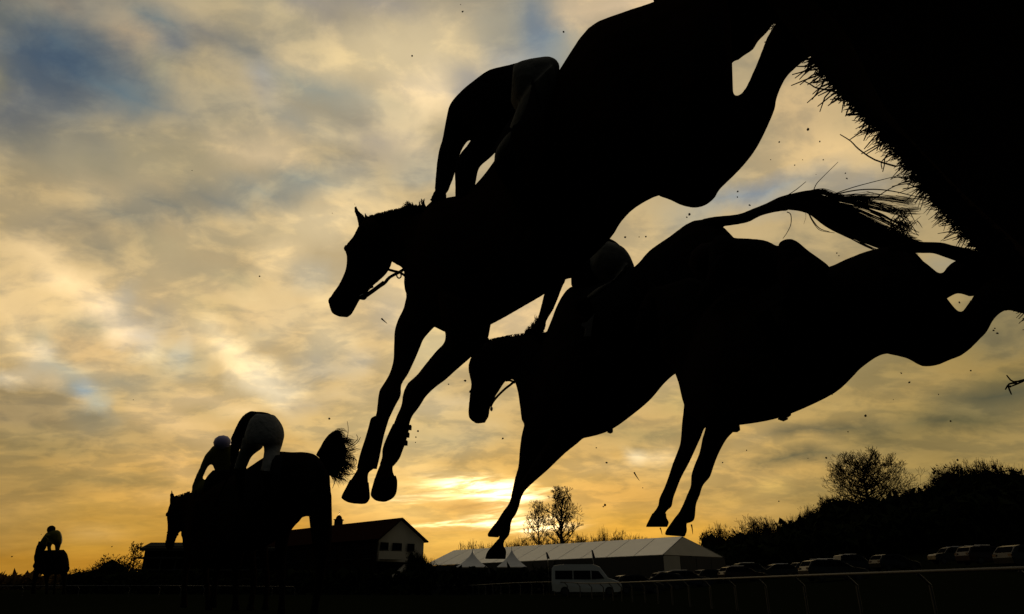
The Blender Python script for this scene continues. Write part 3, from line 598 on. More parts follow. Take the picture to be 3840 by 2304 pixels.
# the wood on the slope below the skyline, and far woods: masses nobody could count
bm = bmesh.new()
for i in range(420):
    px = rng.uniform(2620, 3960); t = (px - 2620) / 1340; Y = rng.uniform(118, 150); b = base_at(px, Y)
    H = rng.uniform(4, 9) * (.5 + .6 * t); r = rng.uniform(2.0, 3.6)
    for k in range(26):
        c = b + V(rng.gauss(0, r * .45), rng.gauss(0, r * .45), H * rng.uniform(.1, .95)); s = rng.uniform(.35, .9)
        q = [bm.verts.new(c + Vector((rng.gauss(0, s), rng.gauss(0, s), rng.gauss(0, s)))) for _ in range(4)]
        for f in ((0, 1, 2), (0, 2, 3), (0, 3, 1), (1, 3, 2)): bm.faces.new([q[j] for j in f])
o = from_bm('wood', bm, M['leaf'], None, False); tag(o, 'dark wood covering the slope behind the car park', 'wood', kind='stuff')
bm = bmesh.new()
for i in range(900):
    px = rng.uniform(-150, 2000); Y = rng.uniform(380, 420); b = base_at(px, Y)
    top = 2165 + 14 * mnoise.noise(Vector((px * .012, 0, 0))) - (14 if px < 250 else 0); H = (2207 - top) / 2994 * Y
    for k in range(7):
        c = b + V(rng.gauss(0, 1.6), rng.gauss(0, 1.6), H * rng.uniform(0, .85)); s = 1.5
        q = [bm.verts.new(c + Vector((rng.gauss(0, s), rng.gauss(0, s), rng.gauss(0, s)))) for _ in range(4)]
        for f in ((0, 1, 2), (0, 2, 3), (0, 3, 1), (1, 3, 2)): bm.faces.new([q[j] for j in f])
o = from_bm('far_wood', bm, M['backlit_tw'], None, False); tag(o, 'distant line of winter trees on the flat horizon at the left', 'wood', kind='stuff')
# clipped hedge along the enclosures
bm = bmesh.new()
def hedge_run(x0, y0, x1, y1, h, n=60):
    for i in range(n):
        t = i / n; c = V(x0 + (x1 - x0) * t, y0 + (y1 - y0) * t, 0); c.z = gh(c.x, c.y)
        for k in range(14):
            q0 = c + V(rng.gauss(0, .5), rng.gauss(0, .4), rng.uniform(0, h)); s = .35
            q = [bm.verts.new(q0 + Vector((rng.gauss(0, s), rng.gauss(0, s), rng.gauss(0, s)))) for _ in range(4)]
            for f in ((0, 1, 2), (0, 2, 3), (0, 3, 1), (1, 3, 2)): bm.faces.new([q[j] for j in f])
hedge_run(-62, 104, 8, 84, 2.6, 160)
o = from_bm('enclosure_hedge', bm, M['leaf'], None, False); tag(o, 'dark hedge running before the stands and tents', 'hedge', kind='stuff')

# ------------------------------------------------------------------ vehicles
def profile_body(prof, w, inset, m_h=.0):
    """side outline (x, z) extruded across, the upper outline drawn in"""
    bm = bmesh.new(); zm = max(z for _, z in prof); rings = []
    for y, s in ((-w / 2, .965), (-w / 2 * .965, 1), (w / 2 * .965, 1), (w / 2, .965)):
        rings.append([bm.verts.new((x * s if s < 1 else x, y * (1 - inset * max(0, (z - .85 * .9)) / zm), z)) for x, z in prof])
    n = len(prof)
    for a, b in zip(rings, rings[1:]):
        for i in range(n): bm.faces.new((a[i], a[(i + 1) % n], b[(i + 1) % n], b[i]))
    bm.faces.new(rings[0][::-1]); bm.faces.new(rings[-1]); bmesh.ops.recalc_face_normals(bm, faces=bm.faces); return bm
def wheel_mesh(r):
    bm = bmesh.new(); bmesh.ops.create_cone(bm, cap_ends=True, segments=18, radius1=r, radius2=r, depth=.22, matrix=Matrix.Rotation(math.pi / 2, 4, 'X'))
    me = bpy.data.meshes.new('tyre'); bm.to_mesh(me); bm.free(); me.materials.append(M['tyre'])
    bm = bmesh.new(); bmesh.ops.create_cone(bm, cap_ends=True, segments=12, radius1=r * .62, radius2=r * .62, depth=.25, matrix=Matrix.Rotation(math.pi / 2, 4, 'X'))
    m2 = bpy.data.meshes.new('rim'); bm.to_mesh(m2); bm.free(); m2.materials.append(M['rim']); return me, m2
def car_kit(prof, glass, w, wheels, r, lamps):
    k = {'body': None, 'parts': []}
    bm = profile_body(prof, w, .28); me = bpy.data.meshes.new('body'); bm.to_mesh(me); bm.free(); k['body'] = me
    for g_ in glass:
        for sgn in (-1, 1):
            bm = bmesh.new(); pts = [V(x, sgn * (w / 2 * (1 - .28 * max(0, z - .765) / max(q[1] for q in prof)) + .012), z) for x, z in g_]
            slab(bm, pts, .02 * sgn); m_ = bpy.data.meshes.new('side_window'); bm.to_mesh(m_); bm.free(); m_.materials.append(M['glass']); k['parts'].append(('side_window', m_, (0, 0, 0)))
    k['wheels'] = (wheel_mesh(r), [(x, s * (w / 2 - .08), r) for x in wheels for s in (-1, 1)])
    for x, z, nm in lamps:
        for s in (-1, 1):
            bm = bmesh.new(); bmesh.ops.create_cube(bm, size=1, matrix=Matrix.Translation((x, s * w * .38, z)) @ Matrix.Diagonal((.1, .3, .14, 1)))
            m_ = bpy.data.meshes.new(nm); bm.to_mesh(m_); bm.free(); m_.materials.append(M['lamp']); k['parts'].append((nm, m_, (0, 0, 0)))
    return k
def screen(k, a, b, w):       # front or rear screen between two outline points
    bm = bmesh.new(); n = V(-(b[1] - a[1]), 0, b[0] - a[0]).normalized() * .015
    if n.z < 0: n = -n
    slab(bm, [V(a[0], -w / 2 * .82, a[1]) + n, V(a[0], w / 2 * .82, a[1]) + n, V(b[0], w / 2 * .72, b[1]) + n, V(b[0], -w / 2 * .72, b[1]) + n], .02)
    m_ = bpy.data.meshes.new('windscreen'); bm.to_mesh(m_); bm.free(); m_.materials.append(M['glass']); k['parts'].append(('windscreen', m_, (0, 0, 0)))
hatch_p = [(-2.0, .35), (-2.05, .7), (-1.95, 1.0), (-1.6, 1.38), (-1.2, 1.47), (0, 1.5), (.35, 1.42), (1.05, 1.0), (1.75, .86), (2.0, .7), (2.05, .4), (1.9, .25), (-1.9, .25)]
HATCH = car_kit(hatch_p, [[(-1.5, 1.02), (-1.35, 1.32), (-.45, 1.4), (-.45, 1.02)], [(-.38, 1.02), (-.38, 1.4), (.25, 1.36), (.8, 1.02)]], 1.72, (-1.25, 1.3), .31, ((2.0, .68, 'headlight'), (-2.0, .85, 'tail_light')))
screen(HATCH, (1.03, 1.01), (.4, 1.4), 1.72); screen(HATCH, (-1.92, 1.03), (-1.63, 1.35), 1.72)
est_p = [(-2.3, .35), (-2.35, .75), (-2.2, 1.05), (-1.95, 1.42), (-1.6, 1.5), (.1, 1.52), (.5, 1.42), (1.2, 1.0), (2.1, .88), (2.35, .7), (2.38, .4), (2.2, .25), (-2.2, .25)]
ESTATE = car_kit(est_p, [[(-2.0, 1.04), (-1.82, 1.38), (-1.1, 1.42), (-1.1, 1.04)], [(-1.04, 1.04), (-1.04, 1.42), (-.2, 1.43), (-.2, 1.04)], [(-.13, 1.04), (-.13, 1.43), (.38, 1.38), (.95, 1.04)]], 1.82, (-1.4, 1.5), .33, ((2.3, .7, 'headlight'), (-2.3, .9, 'tail_light')))
screen(ESTATE, (1.18, 1.01), (.55, 1.4), 1.82); screen(ESTATE, (-2.17, 1.07), (-1.97, 1.39), 1.82)
suv_p = [(-2.1, .45), (-2.2, .8), (-2.15, 1.15), (-1.95, 1.72), (-1.7, 1.8), (.2, 1.82), (.55, 1.74), (1.1, 1.2), (2.0, 1.08), (2.2, .9), (2.22, .5), (2.0, .35), (-2.0, .35)]
SUV = car_kit(suv_p, [[(-1.95, 1.2), (-1.82, 1.65), (-1.0, 1.7), (-1.0, 1.2)], [(-.94, 1.2), (-.94, 1.7), (-.1, 1.72), (-.1, 1.2)], [(-.03, 1.2), (-.03, 1.72), (.4, 1.68), (.85, 1.2)]], 1.85, (-1.3, 1.4), .37, ((2.16, .85, 'headlight'), (-2.14, 1.0, 'tail_light')))
screen(SUV, (1.08, 1.22), (.6, 1.7), 1.85)
van_p = [(-2.75, .4), (-2.8, .9), (-2.78, 2.05), (-2.6, 2.3), (-1.8, 2.38), (.6, 2.38), (1.1, 2.2), (1.75, 1.35), (2.55, 1.1), (2.8, .85), (2.82, .45), (2.6, .3), (-2.6, .3)]
VAN = car_kit(van_p, [[(-2.5, 1.25), (-2.5, 1.9), (-1.1, 1.9), (-1.1, 1.25)], [(-1.02, 1.25), (-1.02, 1.9), (.35, 1.9), (.35, 1.25)], [(.43, 1.25), (.43, 1.9), (1.0, 1.86), (1.45, 1.3)]], 1.98, (-1.75, 1.8), .35, ((2.72, .85, 'headlight'), (-2.76, 1.1, 'tail_light')))
screen(VAN, (1.72, 1.38), (1.13, 2.17), 1.98)
for k_ in (HATCH, ESTATE, SUV):
    for s in (-1, 1):
        bm = bmesh.new(); tube(bm, [V(-1.4, s * .6, (1.58 if k_ is not SUV else 1.88)), V(0, s * .6, (1.58 if k_ is not SUV else 1.88))], .025, 4)
        m_ = bpy.data.meshes.new('roof_rail'); bm.to_mesh(m_); bm.free(); m_.materials.append(M['steel'])
        if k_ is not HATCH: k_['parts'].append(('roof_rail', m_, (0, 0, 0)))
def put_car(k, name, paint, loc, rz, label, group, cat='car'):
    root = empty(name, loc, label, cat, group); root.rotation_euler.z = rz
    me = k['body'].copy(); me.materials.append(paint); o = bpy.data.objects.new('body', me); COL.objects.link(o); o.parent = root
    for nm, m_, lo in k['parts']:
        o = bpy.data.objects.new(nm, m_); COL.objects.link(o); o.parent = root; o.location = lo
    (ty, ri), ws = k['wheels']
    for w in ws:
        o = bpy.data.objects.new('wheel', ty); COL.objects.link(o); o.parent = root; o.location = w
        q = bpy.data.objects.new('rim', ri); COL.objects.link(q); q.parent = o
    return root
b = base_at(2200, 60); van = put_car(VAN, 'parked_van', PAINT[1], b, R(-6), 'pale high roofed van parked beyond the running rail', None, 'van')
CARS = [(2368,2110,118,SUV,1,88,'pale tall car seen end on behind the white van bonnet'),(2385,2143,70,HATCH,0,10,'silver hatchback just right of the van'),(2520,2116,92,ESTATE,4,10,'black estate parked by the marquee corner'),
 (2480,2136,80,HATCH,2,170,'navy hatchback left of the sloping dark car'),(2570,2142,72,ESTATE,2,5,'dark navy estate in the row right of the van'),(2665,2114,95,HATCH,0,15,'silver hatchback farthest back by the marquee end'),
 (2700,2136,78,HATCH,0,186,'silver hatchback facing left near the running rail'),(2780,2126,88,ESTATE,3,8,'maroon estate behind the front row of cars'),(2820,2105,100,SUV,5,4,'green tall car in the back row below the wood'),
 (2905,2124,74,ESTATE,0,184,'silver estate facing left in the front row'),(3120,2120,66,ESTATE,0,3,'silver estate facing right in the front row'),(3200,2082,84,SUV,4,6,'black tall car with pale roof bars in the second row'),
 (3020,2112,90,HATCH,2,12,'dark hatchback between the two silver estates'),(3350,2092,80,HATCH,4,8,'black hatchback alone in the right of the car park'),(3560,2060,72,SUV,0,178,'silver tall car near the right edge of the car park'),
 (3700,2078,74,ESTATE,3,5,'maroon low car second from the right edge'),(3860,2068,56,HATCH,0,6,'silver hatchback cut by the right edge of view')]
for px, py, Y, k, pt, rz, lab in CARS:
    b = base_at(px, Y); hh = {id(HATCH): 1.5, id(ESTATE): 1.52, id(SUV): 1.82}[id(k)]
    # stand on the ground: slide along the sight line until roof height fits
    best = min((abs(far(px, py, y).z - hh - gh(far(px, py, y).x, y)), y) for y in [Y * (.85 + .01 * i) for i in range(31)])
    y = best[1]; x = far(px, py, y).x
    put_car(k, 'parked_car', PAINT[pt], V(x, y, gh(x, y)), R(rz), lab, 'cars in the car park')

# ------------------------------------------------------------------ running rail
rp = spline([V(9.6, 7.5, 0), V(9.2, 9.8, 0), V(8.8, 12.6, 0), V(8.1, 19.5, 0), V(7.4, 30, 0), V(6.6, 43, 0), V(4.6, 57, 0), V(-5.3, 87, 0), V(-14, 125, 0), V(-32, 240, 0)], 8)
root = empty('running_rail', V(8.1, 19.5, gh(8.1, 19.5)), 'white running rail on posts curving away before the car park', 'rail')
bm = bmesh.new(); tube(bm, [p + V(0, 0, gh(p.x, p.y) + 1.05) for p in rp], .035, 8); from_bm('top_rail', bm, M['rail'], root)
bm = bmesh.new(); tube(bm, [V(0, 0, -.2), V(0, .0, .8), V(-.22, 0, 1.02)], .035, 6); pm = bpy.data.meshes.new('post'); bm.to_mesh(pm); bm.free(); pm.materials.append(M['rail'])
acc = 0; last = rp[0]
for a, b_ in zip(rp, rp[1:]):
    for i in range(8):
        q = a.lerp(b_, i / 8); acc += (q - last).length; last = q
        if acc > 2.6:
            acc = 0; o = bpy.data.objects.new('post', pm); COL.objects.link(o); o.parent = root; o.location = q + V(.22, 0, gh(q.x, q.y)) - root.location
lp = spline([far(-60, 2199, 70), far(480, 2197, 66), far(760, 2198, 70), far(1100, 2201, 78)], 6)
root = empty('running_rail', lp[4], 'thin far running rail at the feet of the leading horses on the left', 'rail')
bm = bmesh.new(); tube(bm, lp, .04, 6); from_bm('top_rail', bm, M['rail'], root)
for p in lp[::2]:
    o = bpy.data.objects.new('post', pm); COL.objects.link(o); o.parent = root; o.location = V(p.x + .22, p.y, p.z - 1.05) - root.location

# ------------------------------------------------------------------ brush fence (its landing face leans over the lens)
def brush_fence():
    r1, r2 = ray(2985, 160), ray(3665, 921); n = r1.cross(r2).normalized()
    if n.x > 0: n = -n                      # towards the track
    h = n.cross(V(0, 0, 1)).normalized(); h = h if h.x > 0 else -h
    s = n.cross(h); s = s if s.z > 0 else -s
    root = empty('brush_fence', V(2.2, 2.0, 0), 'tall birch brush steeplechase fence looming dark at the upper right', 'fence')
    smin = (-.33) / s.z; smax = 1.75 / s.z
    def disp(a, q): return .016 * mnoise.noise(V(a * 6, q * 6, 0)) + .05 * mnoise.noise(V(a * 2.2, q * 2.2, 5)) - .035
    bm = bmesh.new(); NA, NB = 110, 60; T = .9; g0 = []
    for i in range(NA + 1):
        a = .75 + 5.5 * (i / NA) ** 1.4; row = []
        for j in range(NB + 1):
            q = smin + (smax - smin) * j / NB
            p = EYE + h * a + s * q + n * disp(a, q); row.append(p)
        g0.append(row)
    back = [[p - n * T for p in row] for row in g0]
    f = [[bm.verts.new(p) for p in row] for row in g0]; k = [[bm.verts.new(p) for p in row] for row in back]
    for i in range(NA):
        for j in range(NB):
            bm.faces.new((f[i][j], f[i + 1][j], f[i + 1][j + 1], f[i][j + 1])); bm.faces.new((k[i][j], k[i][j + 1], k[i + 1][j + 1], k[i + 1][j]))
    for i in range(NA):
        bm.faces.new((f[i][0], k[i][0], k[i + 1][0], f[i + 1][0])); bm.faces.new((f[i][NB], f[i + 1][NB], k[i + 1][NB], k[i][NB]))
    for j in range(NB):
        bm.faces.new((f[0][j], f[0][j + 1], k[0][j + 1], k[0][j])); bm.faces.new((f[NA][j], k[NA][j], k[NA][j + 1], f[NA][j + 1]))
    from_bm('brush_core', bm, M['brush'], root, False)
    bm = bmesh.new()
    for i in range(24000):
        a = rng.uniform(1.1, 3.2); q = rng.uniform(smin * .1, smax); base = EYE + h * a + s * q + n * (disp(a, q) - .015)
        clump = .45 + 1.5 * max(0, mnoise.noise(V(a * 9, q * 9, 9)) + .1)
        d = (n * rng.uniform(.3, 1.0) + V(-1, 0, -.15) * rng.uniform(0, .6) + s * rng.gauss(-.05, .45) + h * rng.gauss(-.2, .5)).normalized()
        ln = (.020 + .034 * rng.random() ** 1.5) * clump * (.7 + .25 * a); b2 = (d + V(rng.gauss(0, .25), rng.gauss(0, .25), rng.gauss(-.1, .25))).normalized()
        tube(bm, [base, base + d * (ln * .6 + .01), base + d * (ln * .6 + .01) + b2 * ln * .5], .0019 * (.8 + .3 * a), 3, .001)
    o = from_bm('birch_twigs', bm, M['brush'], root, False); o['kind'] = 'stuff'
    # single long sprays seen against the sky
    for i, (z, pts) in enumerate([(1.9, [(3160,350),(3100,338),(3060,330),(3040,318),(3015,305)]),(2.0,[(3360,625),(3280,600),(3220,560),(3190,530),(3150,505)]),(2.0,[(3370,520),(3330,530),(3290,545),(3262,560),(3230,578)]),(2.2,[(3400,565),(3350,570),(3320,590),(3316,620),(3310,645)]),(2.2,[(3400,580),(3360,578),(3325,590),(3305,610),(3308,635)]),
        (2.5,[(3590,850),(3545,828),(3510,812)]),(2.5,[(3600,840),(3565,835),(3525,842)]),(2.5,[(3650,880),(3600,874),(3555,872)]),(2.5,[(3640,870),(3600,885),(3585,900)]),(2.5,[(3620,850),(3580,875),(3560,865)]),
        (2.2,[(3530,720),(3490,712),(3440,705),(3400,690),(3345,700)]),(2.2,[(3540,690),(3500,694),(3470,700),(3430,702),(3385,710)]),(1.6,[(3900,1395),(3830,1433),(3790,1450)]),(1.6,[(3850,1422),(3800,1432),(3775,1408)]),(1.6,[(3812,1437),(3785,1440),(3770,1462)]),(1.6,[(3790,1450),(3782,1452),(3793,1480)])]):
        bm = bmesh.new(); tube(bm, spline(zp(pts, z), 3), .0028, 5, .0014); from_bm('long_twig', bm, M['brush'], root)
brush_fence()

# ------------------------------------------------------------------ horses
def ear(bm, pairs, Z): loft(bm, pairs, Z, .55, 3, 8)
def hand(bm, c, d, sz):
    """a gloved fist closed on the rein: palm, four curled fingers, thumb"""
    d = d.normalized(); s = d.cross(V(0, .3, 1)).normalized(); u = s.cross(d)
    ball(bm, c, sz * .55, (1, .8, 1.05))
    for i in range(4):
        o = c + s * sz * (.42 - .27 * i) + d * sz * .35; l = sz * (.5, .56, .52, .42)[i]
        tube(bm, [o, o + d * l * .5 + u * -.1 * sz, o + d * l * .45 - u * l * .6, o + d * l * .05 - u * l * .75], sz * .15, 6, sz * .12)
    tube(bm, [c + s * sz * .5, c + s * sz * .62 + d * sz * .35, c + s * sz * .4 + d * sz * .62], sz * .17, 6, sz * .13)

def horse_a():
    root = empty('racehorse', at(1900, 1880, 3.2), 'large dark horse in mid leap, head lowered, highest and nearest in the picture', 'horse', 'horses jumping the fence')
    bm = bmesh.new()
    loft(bm, [(2742,120,2752,440),(2738,60,2742,560),(2700,-60,2700,660),(2620,-60,2570,752),(2470,15,2485,730),(2330,62,2385,778),(2209,116,2328,835),(2110,252,2288,896),(2020,390,2180,1000),(1930,490,2060,1092),(1862,592,1960,1152),(1800,674,1870,1203),(1740,727,1790,1240),(1660,745,1700,1255),(1600,772,1635,1230),(1550,900,1570,1195),(1522,1050,1524,1140)], (2.75, 2.95, 3.4, 3.65), .68, 3, 22)
    loft(bm, [(2440,300,2470,736),(2480,320,2514,751),(2520,360,2556,771),(2560,400,2604,780),(2605,385,2645,771),(2630,372,2680,743),(2655,360,2700,710),(2720,340,2775,636),(2763,360,2840,552),(2795,332,2901,423),(2828,262,2914,365),(2850,210,2948,292),(2878,138,3004,238),(2925,60,3080,170),(2980,-60,3150,60)], (2.8, 2.75, 2.4), .8, 3, 16)
    loft(bm, [(2450,0,2560,500),(2600,-90,2690,430),(2700,-140,2738,250),(2745,-148,2768,226),(2760,-152,2790,209),(2790,-160,2824,186),(2810,-165,2842,156),(2850,-180,2879,118),(2880,-200,2918,62),(2920,-250,2975,-20)], (3.0, 3.0, 2.7), .6, 3, 16)
    loft(bm, [(1660,742,1570,1190),(1590,784,1518,1090),(1530,790,1514,1015),(1470,800,1474,986),(1400,816,1448,960)], (3.55, 3.8), .45, 3, 16)
    loft(bm, [(1400,812,1500,960),(1352,838,1474,975),(1325,886,1466,998),(1299,918,1455,1018),(1294,940,1447,1030),(1300,962,1440,1037),(1298,1000,1420,1055),(1289,1030,1400,1072),(1270,1069,1375,1100),(1246,1103,1352,1122),(1233,1133,1338,1146),(1238,1158,1328,1164),(1247,1176,1318,1180),(1270,1188,1303,1191)], (3.75, 3.9), .52, 3, 16)
    ear(bm, [(1348,880,1392,842),(1338,821,1364,808),(1329,797,1349,794),(1328,772,1337,772),(1329,754,1332,754)], 3.82)
    ear(bm, [(1375,860,1410,835),(1368,830,1388,820),(1364,806,1374,802),(1366,797,1369,796)], 3.98)
    ball(bm, at(1303, 932, 3.83), .022)
    ball(bm, at(1250, 1130, 3.86), .03)
    loft(bm, [(1535,1050,1660,1120),(1515,1150,1655,1195),(1494,1195,1630,1226),(1480,1240,1592,1268),(1477,1300,1576,1302),(1475,1350,1556,1350),(1462,1398,1530,1404),(1440,1438,1506,1443),(1422,1468,1503,1484),(1415,1520,1483,1522),(1410,1556,1464,1562),(1396,1585,1450,1592),(1376,1640,1434,1648),(1354,1705,1420,1712),(1343,1752,1404,1756),(1332,1775,1383,1772),(1320,1793,1380,1802),(1301,1822,1384,1832)], (3.55, 3.35, 3.3), .8, 3, 14)
    loft(bm, [(1640,1100,1850,1150),(1655,1200,1838,1235),(1670,1256,1824,1284),(1662,1290,1782,1326),(1640,1312,1756,1350),(1600,1360,1712,1388),(1562,1408,1672,1424),(1530,1437,1632,1454),(1512,1475,1598,1487),(1505,1520,1572,1528),(1488,1560,1546,1562),(1474,1595,1533,1602),(1456,1640,1518,1652),(1439,1682,1504,1690),(1436,1714,1490,1724),(1424,1745,1473,1750),(1408,1786,1476,1778),(1401,1815,1488,1798)], (3.3, 3.25, 3.15), .8, 3, 14)
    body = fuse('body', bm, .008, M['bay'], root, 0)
    for pr, z in (([(1312,1800,1383,1810),(1298,1828,1385,1832),(1281,1861,1387,1858),(1285,1873,1386,1872),(1304,1884,1374,1888),(1325,1889,1355,1891)], 3.3), ([(1405,1794,1484,1784),(1399,1816,1490,1806),(1391,1846,1487,1846),(1392,1862,1474,1868),(1406,1876,1450,1881),(1420,1881,1436,1883)], 3.15)):
        bm = bmesh.new(); loft(bm, pr, z, .9, 3, 14); from_bm('hoof', bm, M['hoof'], root)
    bm = bmesh.new(); loft(bm, [(1407,1560,1462,1563),(1391,1570,1456,1580),(1383,1598,1449,1603),(1371,1640,1437,1646),(1350,1705,1424,1712),(1338,1757,1413,1760)], 3.33, .82, 3, 14); from_bm('leg_boot', bm, M['boot'], root)
    bm = bmesh.new(); loft(bm, [(1474,1590,1537,1598),(1452,1637,1524,1650),(1435,1682,1510,1690),(1433,1714,1497,1722),(1424,1742,1476,1748)], 3.2, .82, 3, 14); bt = from_bm('leg_boot', bm, M['boot'], root)
    for x, y in ((1531, 1604), (1523, 1632), (1516, 1662)):
        bm = bmesh.new(); box(bm, at(x, y, 3.2), (.028, .03, .02)); from_bm('boot_strap', bm, M['boot'], bt, False)
    # mane: crest hair and blown tufts
    bm = bmesh.new()
    for i in range(420):
        t = rng.random(); x = 1600 - 235 * t; y = 782 + 40 * t * t
        up = 3 + 6 * (1 - abs(t - .45)) + (rng.random() * 8 if .1 < t < .4 else 0)
        z = 3.58 + .2 * t
        tube(bm, zp([(x + 6, y + 12), (x + 2, y - up * .4), (x + rng.uniform(-4, 16), y - up * rng.uniform(.7, 1.1))], (z + rng.uniform(-.04, .04), z)), .004, 3, .0012)
    for x0, x1, y1 in ((1590, 1583, 745), (1585, 1588, 742), (1578, 1575, 752), (1545, 1530, 752), (1540, 1524, 756), (1548, 1545, 756), (1530, 1512, 762), (1553, 1556, 764)):
        for j in range(16): tube(bm, zp([(x0 + rng.uniform(-9, 9), 794), (x0 + rng.uniform(-8, 8), 776), (x1 + rng.uniform(-6, 6), y1 + abs(rng.gauss(0, 14)))], 3.6), .005, 3, .001)
    mn = from_bm('mane', bm, M['hair'], root); mn['kind'] = 'stuff'
    bm = bmesh.new()
    for i in range(26): tube(bm, zp([(2520 + rng.uniform(-20, 30), 20), (2495 + rng.uniform(-20, 20), 0 + rng.uniform(-4, 8)), (2458 + rng.uniform(-8, 50), 30 - rng.random() * 40)], 2.95), .0022, 3, .001)
    hairs(bm, [[(2600,-40),(2740,-90),(2850,-60),(2900,20)]], (2.9, 2.7), 160, 26, .004)
    tl = from_bm('tail', bm, M['hair'], root); tl['kind'] = 'stuff'
    # tack
    br = strap('bridle', [(1352,850),(1395,880),(1425,930),(1440,975)], (3.72, 3.7), .008, M['leather'], root)
    strap('noseband', [(1287,1042),(1330,1062),(1372,1080),(1398,1074)], (3.80, 3.78), .009, M['leather'], br)
    strap('bit_ring', [(1350,1112),(1362,1106),(1372,1114),(1366,1122),(1352,1120)], 3.78, .006, M['steel'], br)
    strap('rein', [(1352,1116),(1391,1094),(1438,1066),(1462,1040),(1516,1010),(1570,960),(1640,850),(1655,750)], (3.76, 3.45), .009, M['leather'], root)
    strap('rein', [(1360,1118),(1400,1090),(1440,1060)], (3.74, 3.72), .013, M['leather'], root)
    strap('martingale', [(1458,1012),(1480,1018),(1503,1024),(1525,1040)], (3.75, 3.6), .007, M['leather'], root)
    strap('rein_ring', [(1490,1022),(1488,1036),(1496,1044),(1504,1038),(1503,1024)], 3.7, .004, M['steel'], root)
    bm = bmesh.new(); loft(bm, [(2000,300,2150,760),(1960,400,2120,860),(1900,470,2060,920),(1850,560,1990,930)], (3.05, 3.2), .86, 3, 18); sc = from_bm('saddle_cloth', bm, M['cloth'], root)
    bm = bmesh.new(); loft(bm, [(2040,420,2080,640),(1980,440,2020,720),(1920,500,1960,700)], (2.75, 2.95), .5, 3, 12); from_bm('saddle', bm, M['leather'], root)
horse_a()
def rider_a():
    root = empty('person', at(1950, 700, 3.3), 'jockey in dark silks and pale breeches crouched over the highest horse', 'person', 'jockeys')
    bm = bmesh.new()
    loft(bm, [(2060,222,2062,400),(2000,224,2010,470),(1908,248,1950,520),(1836,266,1900,540),(1782,302,1870,556),(1739,336,1840,560),(1705,370,1815,545),(1685,400,1785,535),(1675,440,1766,528),(1667,480,1756,528),(1658,526,1738,552),(1647,560,1728,574),(1639,606,1714,608),(1634,655,1703,660),(1631,690,1690,694),(1630,720,1680,722)], (3.2, 3.55, 3.5), .75, 3, 18)
    loft(bm, [(1780,500,1880,520),(1752,545,1868,560),(1729,572,1835,596),(1709,610,1808,618),(1704,640,1794,640),(1706,690,1784,690),(1706,730,1776,740),(1706,760,1770,780)], (3.45, 3.4), .75, 3, 14)
    ball(bm, at(1770, 452, 3.75), .095, (1, 1.1, 1.15)); loft(bm, [(1730,420,1800,480),(1760,400,1830,470)], 3.6, .9, 2, 10)
    ball(bm, at(1762, 476, 3.66), .018)        # nose
    hand(bm, at(1648, 738, 3.48), at(1610, 770, 3.5) - at(1648, 720, 3.5), .07)
    hand(bm, at(1735, 770, 3.42), at(1700, 800, 3.42) - at(1735, 750, 3.42), .07)
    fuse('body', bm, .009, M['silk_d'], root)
    bm = bmesh.new(); ball(bm, at(1768, 440, 3.75), .118, (1, 1.12, .95)); from_bm('helmet', bm, M['helm_d'], root)
    bm = bmesh.new()
    loft(bm, [(2100,250,2098,262),(2088,228,2085,330),(2058,216,2040,400),(2010,221,1990,430),(1955,232,1940,420),(1925,246,1915,380)], (3.06, 3.1), .85, 3, 18)
    loft(bm, [(2075,240,1980,330),(2085,330,1940,400),(2050,430,1900,500),(1990,520,1860,560),(1930,580,1850,620)], (2.98, 3.05), .8, 3, 14)
    fuse('breeches', bm, .011, M['breech'], root)
    bm = bmesh.new(); loft(bm, [(1930,560,1850,620),(1960,640,1880,680),(2000,740,1930,760),(2040,830,1980,850),(2050,870,1960,900),(1990,890,1900,930)], (2.98, 2.95), .8, 3, 12); from_bm('boot', bm, M['leather'], root)
    bm = bmesh.new(); loft(bm, [(1930,620,1850,660),(2000,760,1930,790),(2040,870,1980,890),(1990,910,1900,940)], (3.75, 3.7), .8, 3, 12); from_bm('boot', bm, M['leather'], root)
rider_a()

